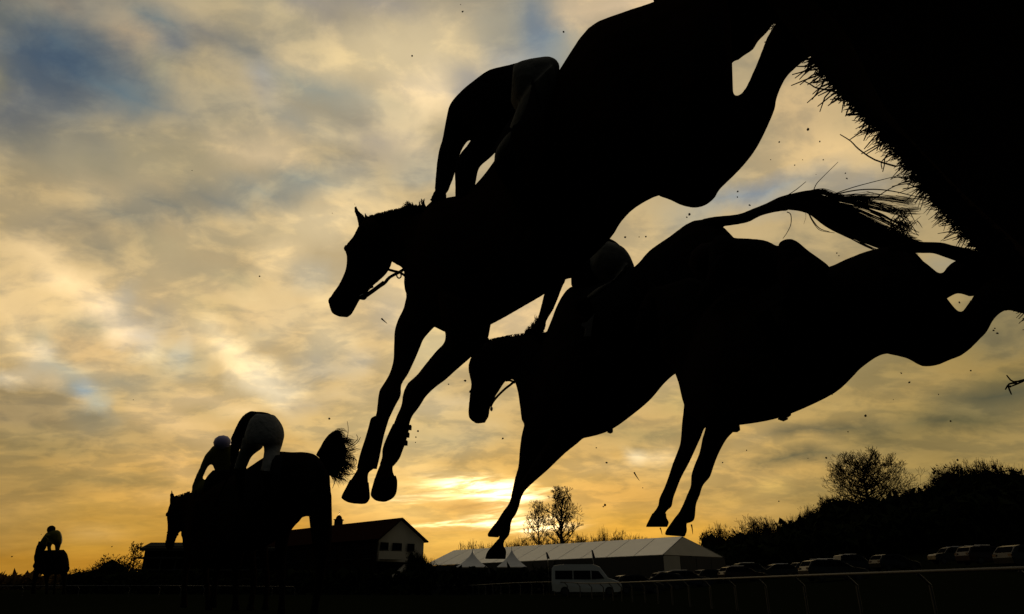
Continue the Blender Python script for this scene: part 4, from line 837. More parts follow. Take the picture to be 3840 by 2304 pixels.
def horse_b():
    root = empty('racehorse', at(2100, 2090, 4.6), 'dark horse in mid leap below the nearest one, front hooves before the low sun', 'horse', 'horses jumping the fence')
    bm = bmesh.new()
    loft(bm, [(2760,900,2740,1200),(2690,836,2660,1340),(2600,828,2600,1380),(2510,888,2540,1398),(2434,941,2490,1440),(2382,998,2440,1499),(2300,1040,2375,1554),(2222,1062,2290,1614),(2145,1074,2210,1640),(2112,1104,2140,1650),(2086,1152,2080,1650),(2072,1190,2020,1640),(2040,1270,1985,1622),(1990,1400,1965,1590)], (4.3, 4.4, 4.8), .62, 3, 20)
    loft(bm, [(2110,1110,2060,1640),(2066,1234,1967,1595),(2000,1246,1951,1534),(1935,1258,1942,1470),(1870,1266,1928,1425)], (4.7, 4.9), .45, 3, 14)
    loft(bm, [(1905,1259,1962,1420),(1868,1264,1950,1420),(1838,1276,1940,1421),(1808,1296,1932,1424),(1775,1322,1918,1424),(1756,1368,1898,1430),(1760,1410,1884,1448),(1766,1440,1874,1464),(1761,1476,1861,1484),(1758,1512,1847,1510),(1755,1547,1838,1532),(1761,1572,1834,1560),(1785,1590,1820,1586)], (4.85, 4.95), .5, 3, 14)
    ear(bm, [(1795,1320,1830,1300),(1790,1285,1815,1275),(1790,1255,1797,1252)], 4.9)
    ear(bm, [(1815,1310,1850,1295),(1815,1275,1835,1270),(1818,1248,1823,1248)], 5.05)
    ball(bm, at(1766, 1395, 4.84), .02)
    loft(bm, [(1985,1500,2120,1600),(1966,1590,2090,1650),(1955,1635,2050,1690),(1948,1690,2022,1735),(1943,1750,2003,1775),(1930,1795,1985,1812),(1919,1846,1962,1850),(1909,1886,1949,1890),(1886,1918,1932,1925),(1866,1950,1908,1962),(1844,1980,1885,1992)], (4.75, 4.65), .8, 3, 12)
    loft(bm, [(2050,1580,2200,1625),(2055,1640,2176,1655),(2030,1690,2118,1702),(1995,1740,2056,1762),(1965,1790,2006,1806),(1930,1840,1966,1846),(1914,1888,1950,1890),(1898,1925,1938,1926),(1882,1960,1919,1955),(1873,2000,1912,2004),(1868,2022,1892,2030),(1850,2042,1888,2048)], (4.5, 4.55), .8, 3, 12)
    loft(bm, [(2650,900,2640,1350),(2800,980,2780,1300),(2920,1050,2900,1250),(3050,1080,3040,1200),(3180,1080,3180,1180),(3280,1050,3290,1120)], (4.3, 3.9), .7, 3, 12)
    loft(bm, [(2631,822,2640,900),(2680,812,2680,858),(2767,804,2728,848),(2825,782,2801,836),(2873,763,2849,812),(2922,739,2900,798),(2966,726,2960,790)], (4.25, 4.1), .8, 3, 10)
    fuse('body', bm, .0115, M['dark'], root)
    for pr, z in (([(1856,1964,1898,1975),(1844,1980,1885,1990),(1829,2003,1872,2012),(1832,2014,1866,2016)], 4.65), ([(1868,2022,1892,2030),(1850,2043,1888,2046),(1828,2070,1898,2066),(1820,2094,1896,2094),(1823,2097,1894,2097)], 4.55)):
        bm = bmesh.new(); loft(bm, pr, z, .9, 3, 12); from_bm('hoof', bm, M['hoof'], root)
    # tail hair blown out behind
    bm = bmesh.new()
    core = [[(2940,750),(3020,760),(3110,800),(3200,850),(3300,895),(3400,920)], [(2940,770),(3030,785),(3100,830),(3180,865),(3280,905),(3380,930)], [(2950,745),(3040,740),(3130,770),(3230,830),(3330,880),(3420,915)], [(2950,760),(3060,780),(3150,820),(3240,870),(3330,905),(3440,925)]]
    hairs(bm, core, (4.1, 3.7), 560, 13, .0062, 3, 4, .0012)
    upper = [[(2960,735),(3050,720),(3120,735),(3200,750),(3300,770),(3400,800)], [(3000,740),(3100,745),(3200,742),(3300,745),(3420,760)], [(3050,745),(3150,750),(3250,770),(3340,790),(3440,790)], [(3060,760),(3160,770),(3230,790),(3320,830),(3400,870)], [(3000,730),(3080,716),(3160,742),(3260,735)]]
    hairs(bm, upper, (4.05, 3.8), 150, 9, .0026, 3, 4, .0008)
    for pts, r in (([(2950,735),(2985,712),(3022,682)], .005), ([(3052,712),(3062,690),(3085,665),(3143,608)], .0045), ([(3110,735),(3190,706),(3270,684),(3350,664),(3440,640)], .005), ([(3120,732),(3210,714),(3290,711),(3360,720),(3440,738),(3540,748)], .007),
                   ([(3210,785),(3262,757),(3330,712),(3395,680)], .007), ([(3130,740),(3220,772),(3290,800),(3350,828),(3410,848)], .012), ([(3300,762),(3350,778),(3395,812),(3430,862),(3446,872)], .006), ([(3220,768),(3280,800),(3330,832),(3380,860)], .010), ([(3190,750),(3260,785),(3310,805),(3360,835),(3400,850)], .008),
                   ([(2952,796),(2965,805),(2966,840),(2952,872),(2936,895)], .005), ([(3030,795),(3050,830),(3075,858),(3110,870)], .006), ([(3020,795),(3022,815),(3014,840)], .002), ([(3030,796),(3042,822),(3060,850),(3080,866),(3130,874)], .0045),
                   ([(3330,860),(3370,835),(3410,808)], .006), ([(3340,840),(3390,850),(3430,838)], .005), ([(3345,872),(3392,868),(3420,858)], .006), ([(3380,830),(3400,850),(3420,850),(3400,880)], .006), ([(3330,880),(3380,890),(3420,862),(3440,880)], .005), ([(3360,800),(3390,826),(3400,860),(3445,884)], .005), ([(3350,850),(3360,880),(3400,895)], .006), ([(3370,815),(3395,800),(3420,815)], .003), ([(3250,720),(3330,735),(3400,745),(3460,742)], .004), ([(3360,735),(3420,745),(3480,752)], .005)):
        tube(bm, spline(zp(pts, (4.05, 3.8)), 5), r * .62, 5, r * .3)
    for i in range(60):
        x, y = rng.gauss(3385, 22), rng.gauss(848, 22); a = rng.uniform(-1.2, 1.2); l = rng.uniform(15, 40)
        tube(bm, spline(zp([(x - l * math.cos(a), y - l * math.sin(a)), (x, y + rng.gauss(0, 4)), (x + l * math.cos(a), y + l * math.sin(a))], 3.9), 3), .0035, 3, .001)
    t = from_bm('tail', bm, M['hair'], root); t['kind'] = 'stuff'
    bm = bmesh.new()
    for i in range(200):
        s = rng.random(); x = 2040 - 215 * s; y = 1242 + 28 * s ** 2 + 6
        tube(bm, zp([(x + 6, y + 8), (x + 3, y + 1), (x + rng.uniform(4, 14), y - rng.uniform(0, 4))], 4.8), .004, 3, .001)
    for i in range(150):
        u_ = rng.random(); x = 1970 + 62 * u_; tube(bm, zp([(x, 1258), (x + rng.uniform(-4, 6), 1246 - 26 * u_), (x + rng.uniform(-8, 6), 1240 - 62 * u_ * rng.uniform(.6, 1.1))], 4.75), .0055, 3, .001)
    for i in range(40): tube(bm, zp([(2030 + rng.uniform(-22, 10), 1245), (2020 + rng.uniform(-14, 6), 1215), (2008 + rng.uniform(-6, 16), 1190 + rng.uniform(-10, 15))], 4.75), .0045, 3, .001)
    mn = from_bm('mane', bm, M['hair'], root); mn['kind'] = 'stuff'
    br = strap('bridle', [(1800,1310),(1850,1340),(1885,1380),(1895,1420)], (4.74, 4.74), .008, M['leather'], root)
    strap('noseband', [(1760,1468),(1800,1480),(1856,1486)], 4.85, .009, M['leather'], br)
    strap('rein', [(1840,1524),(1848,1508),(1866,1486),(1895,1458),(1928,1432),(1980,1380),(2030,1240)], (4.85, 4.7), .009, M['leather'], root)
    strap('martingale', [(1896,1428),(1912,1427),(1932,1436)], 4.8, .008, M['leather'], root)
    bm = bmesh.new(); ball(bm, at(1843, 1534, 4.85), .012, (1, 1, 1.6), 1); from_bm('rein_buckle', bm, M['steel'], root, False)
    strap('girth', [(2250,1120),(2270,1380),(2288,1618)], (4.2, 4.4), .02, M['leather'], root)
    bm = bmesh.new(); ball(bm, at(2288, 1619, 4.42), .018, (1.2, 1, .8), 1); from_bm('girth_buckle', bm, M['steel'], root, False)
    bm = bmesh.new(); loft(bm, [(2360,1000,2400,1330),(2290,1040,2330,1380),(2220,1070,2250,1380),(2160,1090,2180,1340)], (4.25, 4.45), .85, 3, 18); sc = from_bm('saddle_cloth', bm, M['cloth'], root)
    n_ = [(2178,1221),(2184,1212),(2200,1208),(2213,1196),(2228,1178),(2222,1210),(2214,1262),(2190,1262),(2196,1234),(2190,1228)]
    bm = bmesh.new(); slab(bm, [at(x, y, 4.02) for x, y in n_], .004); from_bm('number_print', bm, M['white'], sc, False)
horse_b()
def rider_b():
    root = empty('person', at(2250, 1100, 4.5), 'jockey half hidden under the nearest horse, pale breeches just showing', 'person', 'jockeys')
    bm = bmesh.new()
    loft(bm, [(2376,985,2300,1010),(2330,925,2250,1010),(2290,896,2200,1030),(2220,880,2160,1040),(2150,900,2120,1050),(2105,960,2120,1062),(2078,1010,2120,1050)], (4.45, 4.75), .8, 3, 14)
    loft(bm, [(2075,1000,2125,1040),(2050,1060,2108,1080),(2038,1110,2096,1112),(2028,1150,2076,1160),(2020,1180,2060,1186),(2012,1205,2046,1212)], 4.72, .85, 3, 12)
    loft(bm, [(2140,960,2142,1076),(2190,960,2180,1090),(2240,940,2230,1090),(2290,930,2280,1080)], 4.45, .8, 3, 12)
    ball(bm, at(2110, 960, 4.95), .1); ball(bm, at(2094, 985, 4.88), .018)
    hand(bm, at(2028, 1218, 4.72), at(2005, 1240, 4.72) - at(2030, 1200, 4.72), .07)
    fuse('body', bm, .012, M['silk_d'], root)
    bm = bmesh.new(); ball(bm, at(2108, 948, 4.95), .122, (1, 1.1, .95)); from_bm('helmet', bm, M['helm_d'], root)
    bm = bmesh.new()
    loft(bm, [(2380,1000,2370,1040),(2359,953,2310,1060),(2330,922,2260,1060),(2280,905,2215,1020),(2250,910,2210,970)], (4.32, 4.4), .85, 3, 16)
    loft(bm, [(2360,980,2290,1060),(2330,1050,2240,1080),(2260,1110,2190,1120),(2190,1120,2150,1140)], (4.22, 4.3), .8, 3, 12)
    fuse('breeches', bm, .013, M['breech'], root)
    bm = bmesh.new(); loft(bm, [(2200,1110,2150,1150),(2240,1180,2190,1200),(2290,1270,2240,1290),(2290,1320,2220,1340),(2240,1330,2170,1350)], 4.12, .8, 3, 12); from_bm('boot', bm, M['leather'], root)
rider_b()

def horse_c():
    root = empty('racehorse', at(2900, 2000, 3.6), 'dark horse stretched in mid leap at the right, belly girth buckle showing', 'horse', 'horses jumping the fence')
    bm = bmesh.new()
    loft(bm, [(3480,1000,3500,1340),(3425,940,3440,1358),(3390,934,3390,1334),(3330,926,3310,1330),(3252,942,3232,1379),(3164,976,3192,1420),(3115,998,3130,1475),(3030,1020,3009,1535),(2940,1040,2904,1573),(2860,1060,2800,1592),(2780,1080,2730,1598),(2700,1110,2660,1598),(2640,1180,2606,1570),(2590,1280,2568,1528),(2556,1370,2545,1440)], (2.85, 3.2, 3.75), .66, 3, 22)
    loft(bm, [(2680,1090,2560,1500),(2600,1040,2532,1405),(2520,1060,2480,1340),(2450,1080,2470,1270)], (3.7, 3.95), .42, 3, 14)
    loft(bm, [(2450,1070,2500,1270),(2420,1110,2470,1280),(2395,1170,2440,1310),(2375,1240,2415,1340),(2362,1300,2400,1370),(2365,1340,2390,1375)], (3.95, 4.05), .5, 3, 14)
    ear(bm, [(2440,1110,2480,1090),(2430,1080,2460,1075),(2430,1050,2437,1050)], 3.95)
    ear(bm, [(2460,1110,2500,1090),(2455,1080,2480,1075),(2458,1052,2464,1052)], 4.08)
    ball(bm, at(2408, 1160, 3.88), .02)
    loft(bm, [(3300,1000,3310,1325),(3400,1000,3400,1345),(3470,1010,3455,1374),(3530,1090,3510,1372),(3576,1150,3565,1350),(3596,1168,3602,1336),(3608,1166,3642,1306),(3622,1150,3672,1275),(3638,1128,3700,1245),(3652,1110,3728,1194),(3700,1060,3775,1162),(3770,1020,3850,1178),(3850,960,3930,1150)], (2.9, 2.75, 2.45), .75, 3, 16)
    loft(bm, [(3420,950,3470,1200),(3474,988,3540,1130),(3526,1027,3574,1108),(3552,1000,3596,1102),(3572,984,3622,1108),(3600,970,3652,1112),(3660,940,3710,1062),(3720,900,3780,1020),(3800,860,3860,960)], (3.05, 2.8), .7, 3, 14)
    loft(bm, [(2560,1400,2700,1460),(2566,1480,2690,1540),(2564,1530,2670,1590),(2557,1590,2642,1606),(2554,1633,2630,1636),(2548,1673,2614,1672),(2523,1738,2584,1737),(2507,1787,2556,1789),(2491,1830,2538,1834),(2472,1870,2525,1870),(2468,1896,2519,1900),(2454,1918,2503,1914),(2444,1930,2494,1930),(2436,1944,2498,1942)], (3.95, 3.95), .8, 3, 12)
    loft(bm, [(2640,1480,2770,1540),(2650,1560,2768,1590),(2644,1612,2752,1618),(2634,1645,2724,1648),(2623,1698,2694,1703),(2603,1748,2675,1753),(2592,1785,2662,1790),(2590,1822,2637,1820),(2576,1856,2625,1856),(2562,1890,2611,1892),(2546,1922,2607,1930),(2532,1940,2601,1954),(2518,1962,2574,1964)], (3.6, 3.75), .8, 3, 12)
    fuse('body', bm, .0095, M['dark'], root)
    for pr, z in (([(2446,1926,2498,1926),(2436,1946,2500,1943),(2425,1968,2508,1960),(2423,1977,2502,1977)], 3.95), ([(2532,1940,2588,1950),(2516,1963,2575,1966),(2500,1986,2576,1990),(2494,2003,2569,2010),(2500,2008,2566,2013)], 3.75)):
        bm = bmesh.new(); loft(bm, pr, z, .9, 3, 12); from_bm('hoof', bm, M['hoof'], root)
    bm = bmesh.new(); ball(bm, at(2936, 1569, 3.3), .02, (1.4, 1, .8), 1); from_bm('girth_buckle', bm, M['steel'], root, False)
    bm = bmesh.new(); box(bm, at(2752, 1600, 3.55), (.045, .05, .05)); from_bm('elbow_boot', bm, M['boot'], root, False)
    strap('girth', [(2960,1050),(2960,1300),(2948,1556)], (2.95, 3.3), .022, M['leather'], root)
    bm = bmesh.new()
    loft(bm, [(3330,925,3330,960),(3416,907,3420,950),(3465,908,3460,950),(3528,910,3500,951),(3562,918,3540,964),(3610,932,3585,980),(3650,940,3640,1000),(3720,955,3700,1020)], (2.95, 2.7), .8, 3, 10)
    hairs(bm, [[(3400,915),(3480,918),(3560,930),(3650,955),(3720,985)], [(3400,940),(3480,935),(3560,948),(3640,975),(3720,1000)]], (2.92, 2.7), 120, 7, .004)
    t = from_bm('tail', bm, M['hair'], root)
    bm = bmesh.new(); loft(bm, [(3060,1000,3080,1320),(2990,1020,3000,1380),(2920,1050,2910,1380),(2850,1080,2850,1330)], (3.1, 3.3), .85, 3, 18); from_bm('saddle_cloth', bm, M['cloth'], root)
    bm = bmesh.new(); loft(bm, [(3080,985,3080,1150),(3010,960,3000,1200),(2940,1000,2930,1180)], (2.9, 3.0), .5, 3, 12); from_bm('saddle', bm, M['leather'], root)
    br = strap('bridle', [(2440,1110),(2460,1180),(2470,1250)], 3.8, .008, M['leather'], root)
    strap('noseband', [(2372,1250),(2390,1275),(2412,1330)], 3.92, .009, M['leather'], br)
    strap('rein', [(2380,1340),(2480,1260),(2620,1150),(2700,1080)], (3.9, 3.3), .009, M['leather'], root)
horse_c()
def rider_c():
    root = empty('person', at(2900, 1100, 3.2), 'jockey lying low along the back of the right hand leaping horse', 'person', 'jockeys')
    bm = bmesh.new()
    loft(bm, [(2960,905,2960,1050),(2918,922,2920,1080),(2898,914,2890,1090),(2864,900,2850,1090),(2800,894,2790,1080),(2757,892,2740,1070),(2713,882,2700,1060),(2685,885,2670,1040),(2660,920,2655,1010)], (3.2, 3.5), .75, 3, 16)
    loft(bm, [(2700,950,2730,1040),(2660,1010,2700,1080),(2640,1060,2680,1100),(2620,1090,2660,1130)], (3.3, 3.45), .8, 3, 10)
    ball(bm, at(2655, 985, 3.6), .085); ball(bm, at(2630, 1000, 3.56), .018)
    hand(bm, at(2640, 1115, 3.45), V(-.3, .3, -.5), .07)
    fuse('body', bm, .012, M['silk_d'], root)
    bm = bmesh.new(); ball(bm, at(2658, 980, 3.6), .104, (1, 1.1, .95)); from_bm('helmet', bm, M['helm_d'], root)
    bm = bmesh.new()
    loft(bm, [(3112,998,3105,1030),(3077,972,3060,1080),(3029,938,3010,1110),(2995,909,2970,1110),(2968,896,2945,1090),(2940,898,2925,1060),(2920,912,2912,1030)], (3.05, 3.15), .8, 3, 16)
    loft(bm, [(3060,990,2980,1090),(3020,1070,2930,1120),(2950,1130,2880,1160),(2880,1160,2830,1200)], (2.92, 3.0), .8, 3, 12)
    fuse('breeches', bm, .013, M['silk_d'], root)
    bm = bmesh.new(); loft(bm, [(2880,1150,2830,1200),(2920,1230,2860,1260),(2970,1330,2900,1350),(2960,1380,2880,1400),(2900,1390,2820,1410)], 2.95, .8, 3, 12); from_bm('boot', bm, M['leather'], root)
rider_c()

# two horses already landed, ahead on the left
def legs(bm, specs):
    for pr, z in specs: loft(bm, pr, z, .85, 3, 10)
def horse_d():
    root = empty('racehorse', at(1000, 2320, 6.7), 'dark horse seen from behind with its tail flung up, galloping away at the left', 'horse', 'horses galloping away')
    bm = bmesh.new()
    loft(bm, [(1240,1830,1243,1900),(1226,1768,1240,1940),(1190,1711,1205,1950),(1144,1696,1144,1935),(1092,1696,1092,1975),(1040,1694,1040,2020),(990,1715,990,2050),(930,1755,930,2065),(870,1790,870,2060),(820,1830,830,2020)], (6.3, 7.6), .75, 3, 18)
    loft(bm, [(1180,1706,1185,1900),(1204,1722,1210,1900),(1224,1748,1230,1900),(1237,1784,1241,1900)], 6.4, .5, 3, 12)
    loft(bm, [(870,1790,850,2000),(820,1810,790,1980),(770,1850,760,1960),(740,1880,745,1950)], (7.5, 8.0), .45, 3, 10)
    loft(bm, [(740,1870,780,1950),(725,1900,760,1970),(715,1950,745,2000),(715,2010,735,2030)], (8.0, 8.1), .5, 3, 10)
    legs(bm, [([(1150,1840,1244,1850),(1155,1910,1245,1908),(1164,1988,1246,1976),(1172,2050,1242,2050),(1180,2110,1226,2110),(1178,2200,1212,2200),(1164,2280,1196,2280),(1160,2325,1200,2325)], 6.4),
              ([(1050,1850,1150,1850),(1048,1920,1138,1935),(1035,2000,1092,1990),(1030,2080,1075,2070),(1040,2140,1072,2140),(1045,2240,1070,2240),(1035,2320,1072,2320)], 6.8),
              ([(880,1980,940,1980),(870,2080,915,2080),(870,2160,898,2160),(872,2240,896,2240),(865,2290,900,2290)], 7.5),
              ([(830,1960,880,1960),(815,2060,850,2060),(800,2140,826,2140),(790,2220,814,2220),(780,2280,815,2280)], 7.8)])
    ear(bm, [(745,1890,765,1880),(742,1860,758,1858),(746,1840,750,1840)], 8.0)
    fuse('body', bm, .018, M['dark'], root)
    bm = bmesh.new()
    loft(bm, [(1185,1707,1222,1740),(1190,1696,1236,1784),(1202,1676,1262,1780),(1214,1654,1292,1738),(1233,1630,1300,1692),(1256,1616,1288,1650),(1268,1614,1278,1624)], (6.3, 6.1), .45, 3, 12)
    hairs(bm, [[(1220,1720),(1260,1690),(1300,1690),(1325,1680)], [(1225,1740),(1270,1720),(1310,1715),(1322,1735)], [(1225,1750),(1265,1745),(1290,1770),(1300,1775)], [(1230,1760),(1250,1780),(1262,1790)], [(1215,1690),(1240,1650),(1270,1625),(1290,1640)], [(1215,1700),(1260,1660),(1300,1655),(1316,1664)], [(1225,1735),(1270,1735),(1305,1745),(1318,1760)], [(1225,1755),(1250,1775),(1275,1790),(1282,1800)]], (6.25, 6.05), 520, 11, .0040, 3, 4, .0008)
    for pts in ([(1290,1660),(1302,1640),(1306,1610),(1302,1580)], [(1310,1672),(1328,1662),(1342,1645),(1336,1630)], [(1315,1690),(1335,1684),(1352,1686)], [(1310,1720),(1325,1718),(1338,1730),(1334,1745)], [(1300,1742),(1320,1742),(1338,1752)], [(1290,1780),(1312,1780),(1335,1775)], [(1262,1785),(1256,1805),(1247,1832)], [(1315,1680),(1340,1660),(1352,1640)]):
        tube(bm, spline(zp(pts, 6.1), 4), .005, 4, .002)
    t = from_bm('tail', bm, M['hair'], root)
    bm = bmesh.new(); loft(bm, [(1060,1706,1050,1890),(1010,1712,1000,1920),(960,1740,950,1930),(920,1765,910,1920)], (6.5, 6.9), .85, 3, 14); from_bm('saddle_cloth', bm, M['cloth'], root)
    strap('rein', [(735,1980),(800,1900),(870,1760)], (8.0, 7.2), .01, M['leather'], root)
    strap('bridle', [(735,1880),(748,1930),(740,1985)], 7.85, .01, M['leather'], root)
horse_d()
def rider_d():
    root = empty('person', at(980, 1800, 6.9), 'jockey seen from behind in pale breeches on the tail flinging horse', 'person', 'jockeys')
    bm = bmesh.new()
    loft(bm, [(1030,1560,1000,1640),(1000,1547,975,1625),(965,1543,950,1612),(937,1542,938,1610),(914,1556,926,1622),(896,1578,918,1640),(882,1606,908,1652),(870,1634,904,1662),(865,1660,900,1684),(863,1700,896,1706),(862,1735,892,1740)], (6.9, 7.3), .75, 3, 12)
    ball(bm, at(900, 1650, 7.6), .095); ball(bm, at(890, 1662, 7.52), .018)
    hand(bm, at(876, 1748, 7.25), V(-.4, .3, -.4), .07)
    fuse('body', bm, .018, M['silk_d'], root)
    bm = bmesh.new(); ball(bm, at(905, 1648, 7.6), .11); from_bm('helmet', bm, M['helm_d'], root)
    bm = bmesh.new()
    loft(bm, [(960,1552,1028,1556),(938,1575,1048,1580),(926,1608,1061,1606),(918,1640,1065,1636),(925,1668,1058,1664)], (6.75, 6.7), .8, 3, 16)
    loft(bm, [(960,1620,1066,1620),(985,1660,1060,1664),(990,1690,1051,1692),(986,1722,1046,1728),(976,1770,1036,1775)], (6.8, 6.5), .85, 3, 12)
    loft(bm, [(910,1640,990,1655),(905,1672,984,1680),(895,1700,955,1702),(886,1728,938,1722),(876,1762,924,1756)], (6.9, 7.0), .85, 3, 12)
    fuse('breeches', bm, .018, M['breech_l'], root)
    bm = bmesh.new(); loft(bm, [(976,1765,1036,1770),(990,1830,1035,1835),(1000,1890,1040,1890),(980,1920,1040,1925)], (6.45, 6.45), .85, 3, 10); from_bm('boot', bm, M['leather'], root)
    bm = bmesh.new(); loft(bm, [(876,1758,924,1754),(890,1830,925,1830),(895,1880,930,1880)], (7.1, 7.1), .85, 3, 10); from_bm('boot', bm, M['leather'], root)
rider_d()
def horse_e():
    root = empty('racehorse', at(760, 2310, 8.3), 'dark horse with one pricked ear and hanging head beside the tail flinging horse', 'horse', 'horses galloping away')
    bm = bmesh.new()
    loft(bm, [(1000,1820,1000,2000),(940,1790,930,2100),(870,1785,860,2130),(800,1800,800,2130),(750,1832,745,2120),(716,1850,706,2095),(690,1900,684,2040)], (7.9, 8.5), .7, 3, 16)
    loft(bm, [(770,1820,760,2060),(716,1846,684,2020),(682,1856,682,1985),(655,1866,684,1968)], (8.4, 8.6), .45, 3, 12)
    loft(bm, [(650,1866,700,1940),(640,1880,694,1960),(630,1906,690,1976),(624,1935,682,1990),(627,1965,674,1998),(626,1995,668,2008),(621,2023,659,2028),(618,2045,654,2050),(626,2062,646,2066)], (8.55, 8.6), .5, 3, 12)
    ear(bm, [(636,1885,660,1870),(637,1850,651,1850),(641,1837,647,1837)], 8.55)
    ear(bm, [(655,1885,672,1868),(662,1862,670,1858)], 8.7)
    ball(bm, at(628, 1930, 8.5), .03)
    legs(bm, [([(690,2010,745,2010),(688,2100,722,2100),(680,2160,704,2160),(680,2240,702,2240),(672,2280,706,2280)], 8.4), ([(745,2020,800,2020),(750,2110,785,2110),(762,2170,784,2170),(770,2250,792,2250),(766,2290,800,2290)], 8.7),
              ([(900,1950,980,1950),(920,2080,960,2080),(940,2170,965,2170),(930,2260,955,2260),(920,2290,956,2290)], 7.9), ([(940,1950,1010,1950),(970,2080,1005,2080),(990,2170,1012,2170),(985,2260,1008,2260),(975,2290,1012,2290)], 8.2)])
    fuse('body', bm, .02, M['bay'], root)
    bm = bmesh.new()
    for i in range(90):
        s = rng.random(); x = 712 - 55 * s; y = 1846 + 18 * s; tube(bm, zp([(x, y + 6), (x, y), (x + rng.uniform(-3, 5), y - rng.uniform(1, 5))], 8.5), .006, 3, .002)
    mn = from_bm('mane', bm, M['hair'], root); mn['kind'] = 'stuff'
    br = strap('bridle', [(645,1880),(662,1920),(668,1990)], 8.4, .012, M['leather'], root)
    strap('noseband', [(627,1996),(648,2004),(668,2006)], 8.45, .012, M['leather'], br)
    strap('rein', [(640,2030),(662,1998),(676,1990),(720,1920),(735,1840)], (8.5, 8.2), .011, M['leather'], root)
    hairs_ = None
horse_e()
def rider_e():
    root = empty('person', at(820, 1850, 8.4), 'jockey in olive silks and pale blue cap leaning forward on the left', 'person', 'jockeys')
    bm = bmesh.new()
    loft(bm, [(800,1672,875,1670),(786,1692,885,1700),(792,1722,890,1740),(800,1750,890,1780),(808,1772,890,1820)], 8.4, .7, 3, 14)
    loft(bm, [(790,1684,830,1700),(770,1706,812,1720),(757,1735,792,1738),(749,1755,777,1756),(739,1776,767,1777),(729,1800,757,1800),(718,1830,744,1832)], (8.4, 8.3), .85, 3, 10)
    loft(bm, [(812,1772,830,1840),(796,1784,805,1850),(782,1793,786,1855),(768,1800,770,1858),(757,1803,758,1860),(742,1812,742,1862),(724,1830,728,1862)], 8.3, .8, 3, 10)
    ball(bm, at(838, 1668, 8.35), .085); ball(bm, at(828, 1686, 8.3), .016)
    hand(bm, at(730, 1840, 8.3), V(-.3, .2, -.5), .07)
    fuse('body', bm, .02, M['silk_g'], root)
    bm = bmesh.new(); ball(bm, at(834, 1662, 8.35), .104, (1, 1.1, .92)); from_bm('helmet', bm, M['helm_b'], root)
    bm = bmesh.new(); loft(bm, [(800,1764,900,1760),(770,1800,890,1820),(765,1850,850,1870),(790,1900,850,1905)], (8.2, 8.2), .8, 3, 12); from_bm('breeches', bm, M['cloth'], root)
    bm = bmesh.new(); loft(bm, [(790,1895,845,1900),(810,1960,850,1965),(815,2010,860,2010)], (8.1, 8.1), .8, 3, 10); from_bm('boot', bm, M['leather'], root)
rider_e()
def horse_f():
    Z = 23
    root = empty('racehorse', at(190, 2228, Z), 'small distant horse far ahead on its own at the left edge', 'horse', 'horses galloping away')
    bm = bmesh.new()
    loft(bm, [(172,2064,236,2062),(150,2076,246,2076),(138,2098,251,2096),(134,2125,254,2124),(138,2146,252,2144),(170,2156,235,2154)], Z, .8, 3, 14)
    loft(bm, [(145,2034,178,2046),(136,2050,170,2062),(131,2070,160,2078),(126,2090,150,2096),(128,2108,148,2108)], Z - .8, .6, 3, 10)
    ear(bm, [(142,2040,152,2036),(143,2024,149,2024),(144,2015,147,2015)], Z - .8)
    loft(bm, [(135,2105,150,2115),(122,2118,138,2128),(124,2132,140,2134)], Z - 1, .8, 2, 8)
    loft(bm, [(246,2112,256,2120),(250,2125,262,2128),(252,2138,264,2138)], Z, .8, 2, 8)
    legs(bm, [([(128,2130,156,2130),(124,2165,142,2165),(119,2200,134,2200),(116,2228,134,2228)], Z - .6), ([(160,2140,190,2140),(166,2170,184,2170),(170,2205,182,2205),(166,2230,182,2230)], Z - .3), ([(226,2135,254,2140),(230,2165,250,2168),(234,2200,246,2200),(230,2230,246,2230)], Z + .6), ([(205,2140,225,2140),(204,2150,216,2152),(200,2200,210,2200),(196,2230,210,2230)], Z + .3)])
    fuse('body', bm, .04, M['dark'], root)
    bm = bmesh.new(); loft(bm, [(190,2066,230,2066),(170,2078,232,2080),(166,2095,230,2095)], Z, .86, 2, 10); from_bm('saddle_cloth', bm, M['cloth'], root)
    root = empty('person', at(200, 2110, Z), 'small distant jockey in olive silks riding alone far ahead', 'person', 'jockeys')
    bm = bmesh.new()
    loft(bm, [(184,1992,214,1988),(172,2004,224,1996),(166,2018,230,2014),(168,2030,231,2030),(200,2042,230,2040)], Z, .8, 3, 12)
    loft(bm, [(164,2010,184,2020),(152,2028,176,2040),(144,2044,170,2058)], Z - .4, .8, 3, 8)
    loft(bm, [(170,2004,190,2012),(160,2016,178,2022),(157,2032,173,2034),(158,2050,174,2050)], Z - .2, .8, 3, 8)
    loft(bm, [(204,2038,230,2036),(206,2052,226,2052),(206,2066,222,2066),(200,2090,214,2090)], Z, .8, 3, 8)
    loft(bm, [(176,2030,200,2036),(176,2046,192,2050),(178,2066,194,2068)], Z - .2, .8, 3, 8)
    fuse('body', bm, .03, M['silk_g'], root)
    bm = bmesh.new(); ball(bm, at(192, 1986, Z), .13, (1, 1, 1)); from_bm('helmet', bm, M['helm_d'], root)
horse_f()

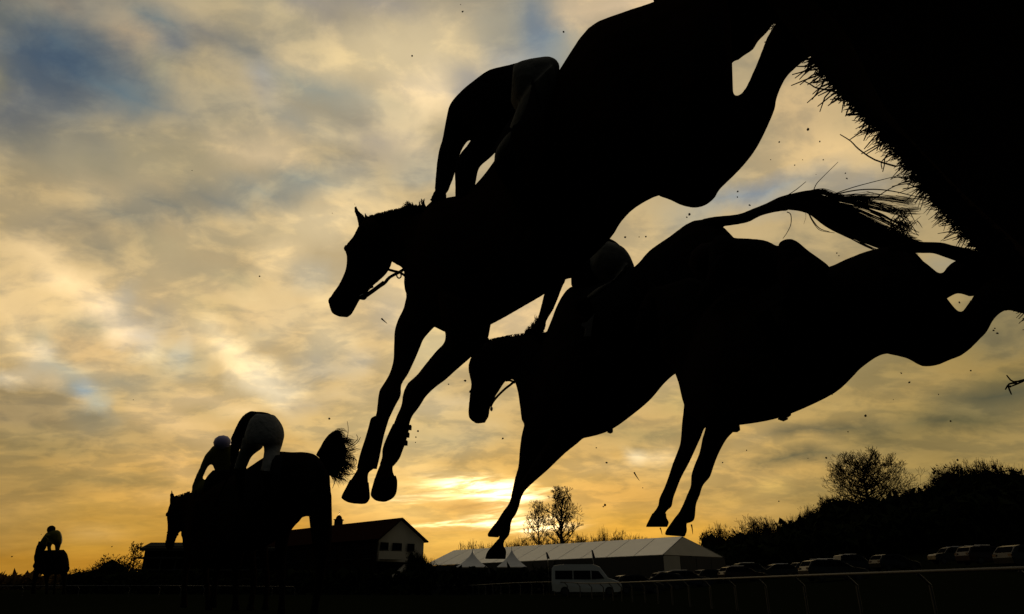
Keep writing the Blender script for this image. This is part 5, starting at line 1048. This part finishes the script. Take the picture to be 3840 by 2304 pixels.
# ------------------------------------------------------------------ turf and mud thrown up by the hooves
cm = []
for s in range(5):
    bm = bmesh.new(); r_ = random.Random(s); ball(bm, V(0, 0, 0), 1, sub=1)
    for v in bm.verts: v.co *= r_.uniform(.6, 1.3)
    me = bpy.data.meshes.new('mud_clod'); bm.to_mesh(me); bm.free(); me.materials.append(M['mud']); cm.append(me)
CL = [(973,1037,4),(1246,800,2),(1545,210,4),(1735,45,4),(1727,18,2),(2113,121,4),(3029,486,6),(3074,531,4),(2922,533,4),(3087,600,3),(2767,719,5),(2811,770,4),(2765,740,3),(3170,650,3),(3176,670,4),(2585,805,5),(2575,815,3),(2345,890,4),(2397,889,3),(2422,889,4),
 (3138,950,3),(3146,960,3),(3598,1135,4),(3725,1240,4),(3740,1250,5),(3730,1232,3),(3490,1270,4),(3410,1435,5),(3380,1400,3),(3245,1560,5),(3120,1480,3),(3060,1445,2),(3565,1580,4),(3520,1480,3),(3350,1500,2),(2268,1895,6),(2262,1900,3),(2236,1680,3),(2275,1735,4),(1568,1618,5),(1560,1640,3),(1558,1660,3),(1745,1428,5),(1682,1442,4),(1885,1645,4),(1235,1570,5),(1640,2120,3),
 (3098,1718,4),(2920,1880,3),(3030,1720,2),(3590,1726,5),(2800,1690,3),(2710,1735,3),(2660,1350,3),(3380,980,3),(3230,905,2),(2980,620,3),(3010,600,2),(2890,600,2),(2650,830,2),(3180,1620,3),(3300,1760,2),(3550,1300,2),(3640,1390,3),(45,2088,3),(155,2005,2),(420,2050,3),(500,1500,2),(720,640,2),(3060,655,2),(2330,1550,2),(2410,1830,2),(3000,1500,2)]
for x, y, r in CL:
    Z = rng.uniform(2.6, 4.2); o = bpy.data.objects.new('mud_clod', rng.choice(cm)); COL.objects.link(o); o.location = at(x, y, Z)
    s = r * .95 / 2560 * Z; o.scale = (s * rng.uniform(.7, 1.3), s, s * rng.uniform(.7, 1.2)); o.rotation_euler = (rng.random() * 6, rng.random() * 6, 0)
    tag(o, 'tiny dark clod of mud thrown up into the sky', 'mud clod', 'clods of mud in the air')
for pts, z, lab in (([(2378,1772),(2386,1786),(2398,1803)], 3.5, 'thin torn grass blade spinning in the sky below the leaping horses'), ([(1430,1195),(1440,1204),(1452,1214)], 3.2, 'short torn grass blade beside the nearest horse\'s forelegs'), ([(2593,1968),(2596,1985),(2598,2004)], 3.7, 'grass stem hanging below the right front hoof'), ([(2476,1980),(2480,1992),(2483,2006)], 3.9, 'grass stem hanging below the left front hoof')):
    bm = bmesh.new(); tube(bm, spline(zp(pts, z), 3), .0045, 5, .001); o = from_bm('grass_blade', bm, M['mud']); tag(o, lab, 'grass blade', 'torn grass in the air')
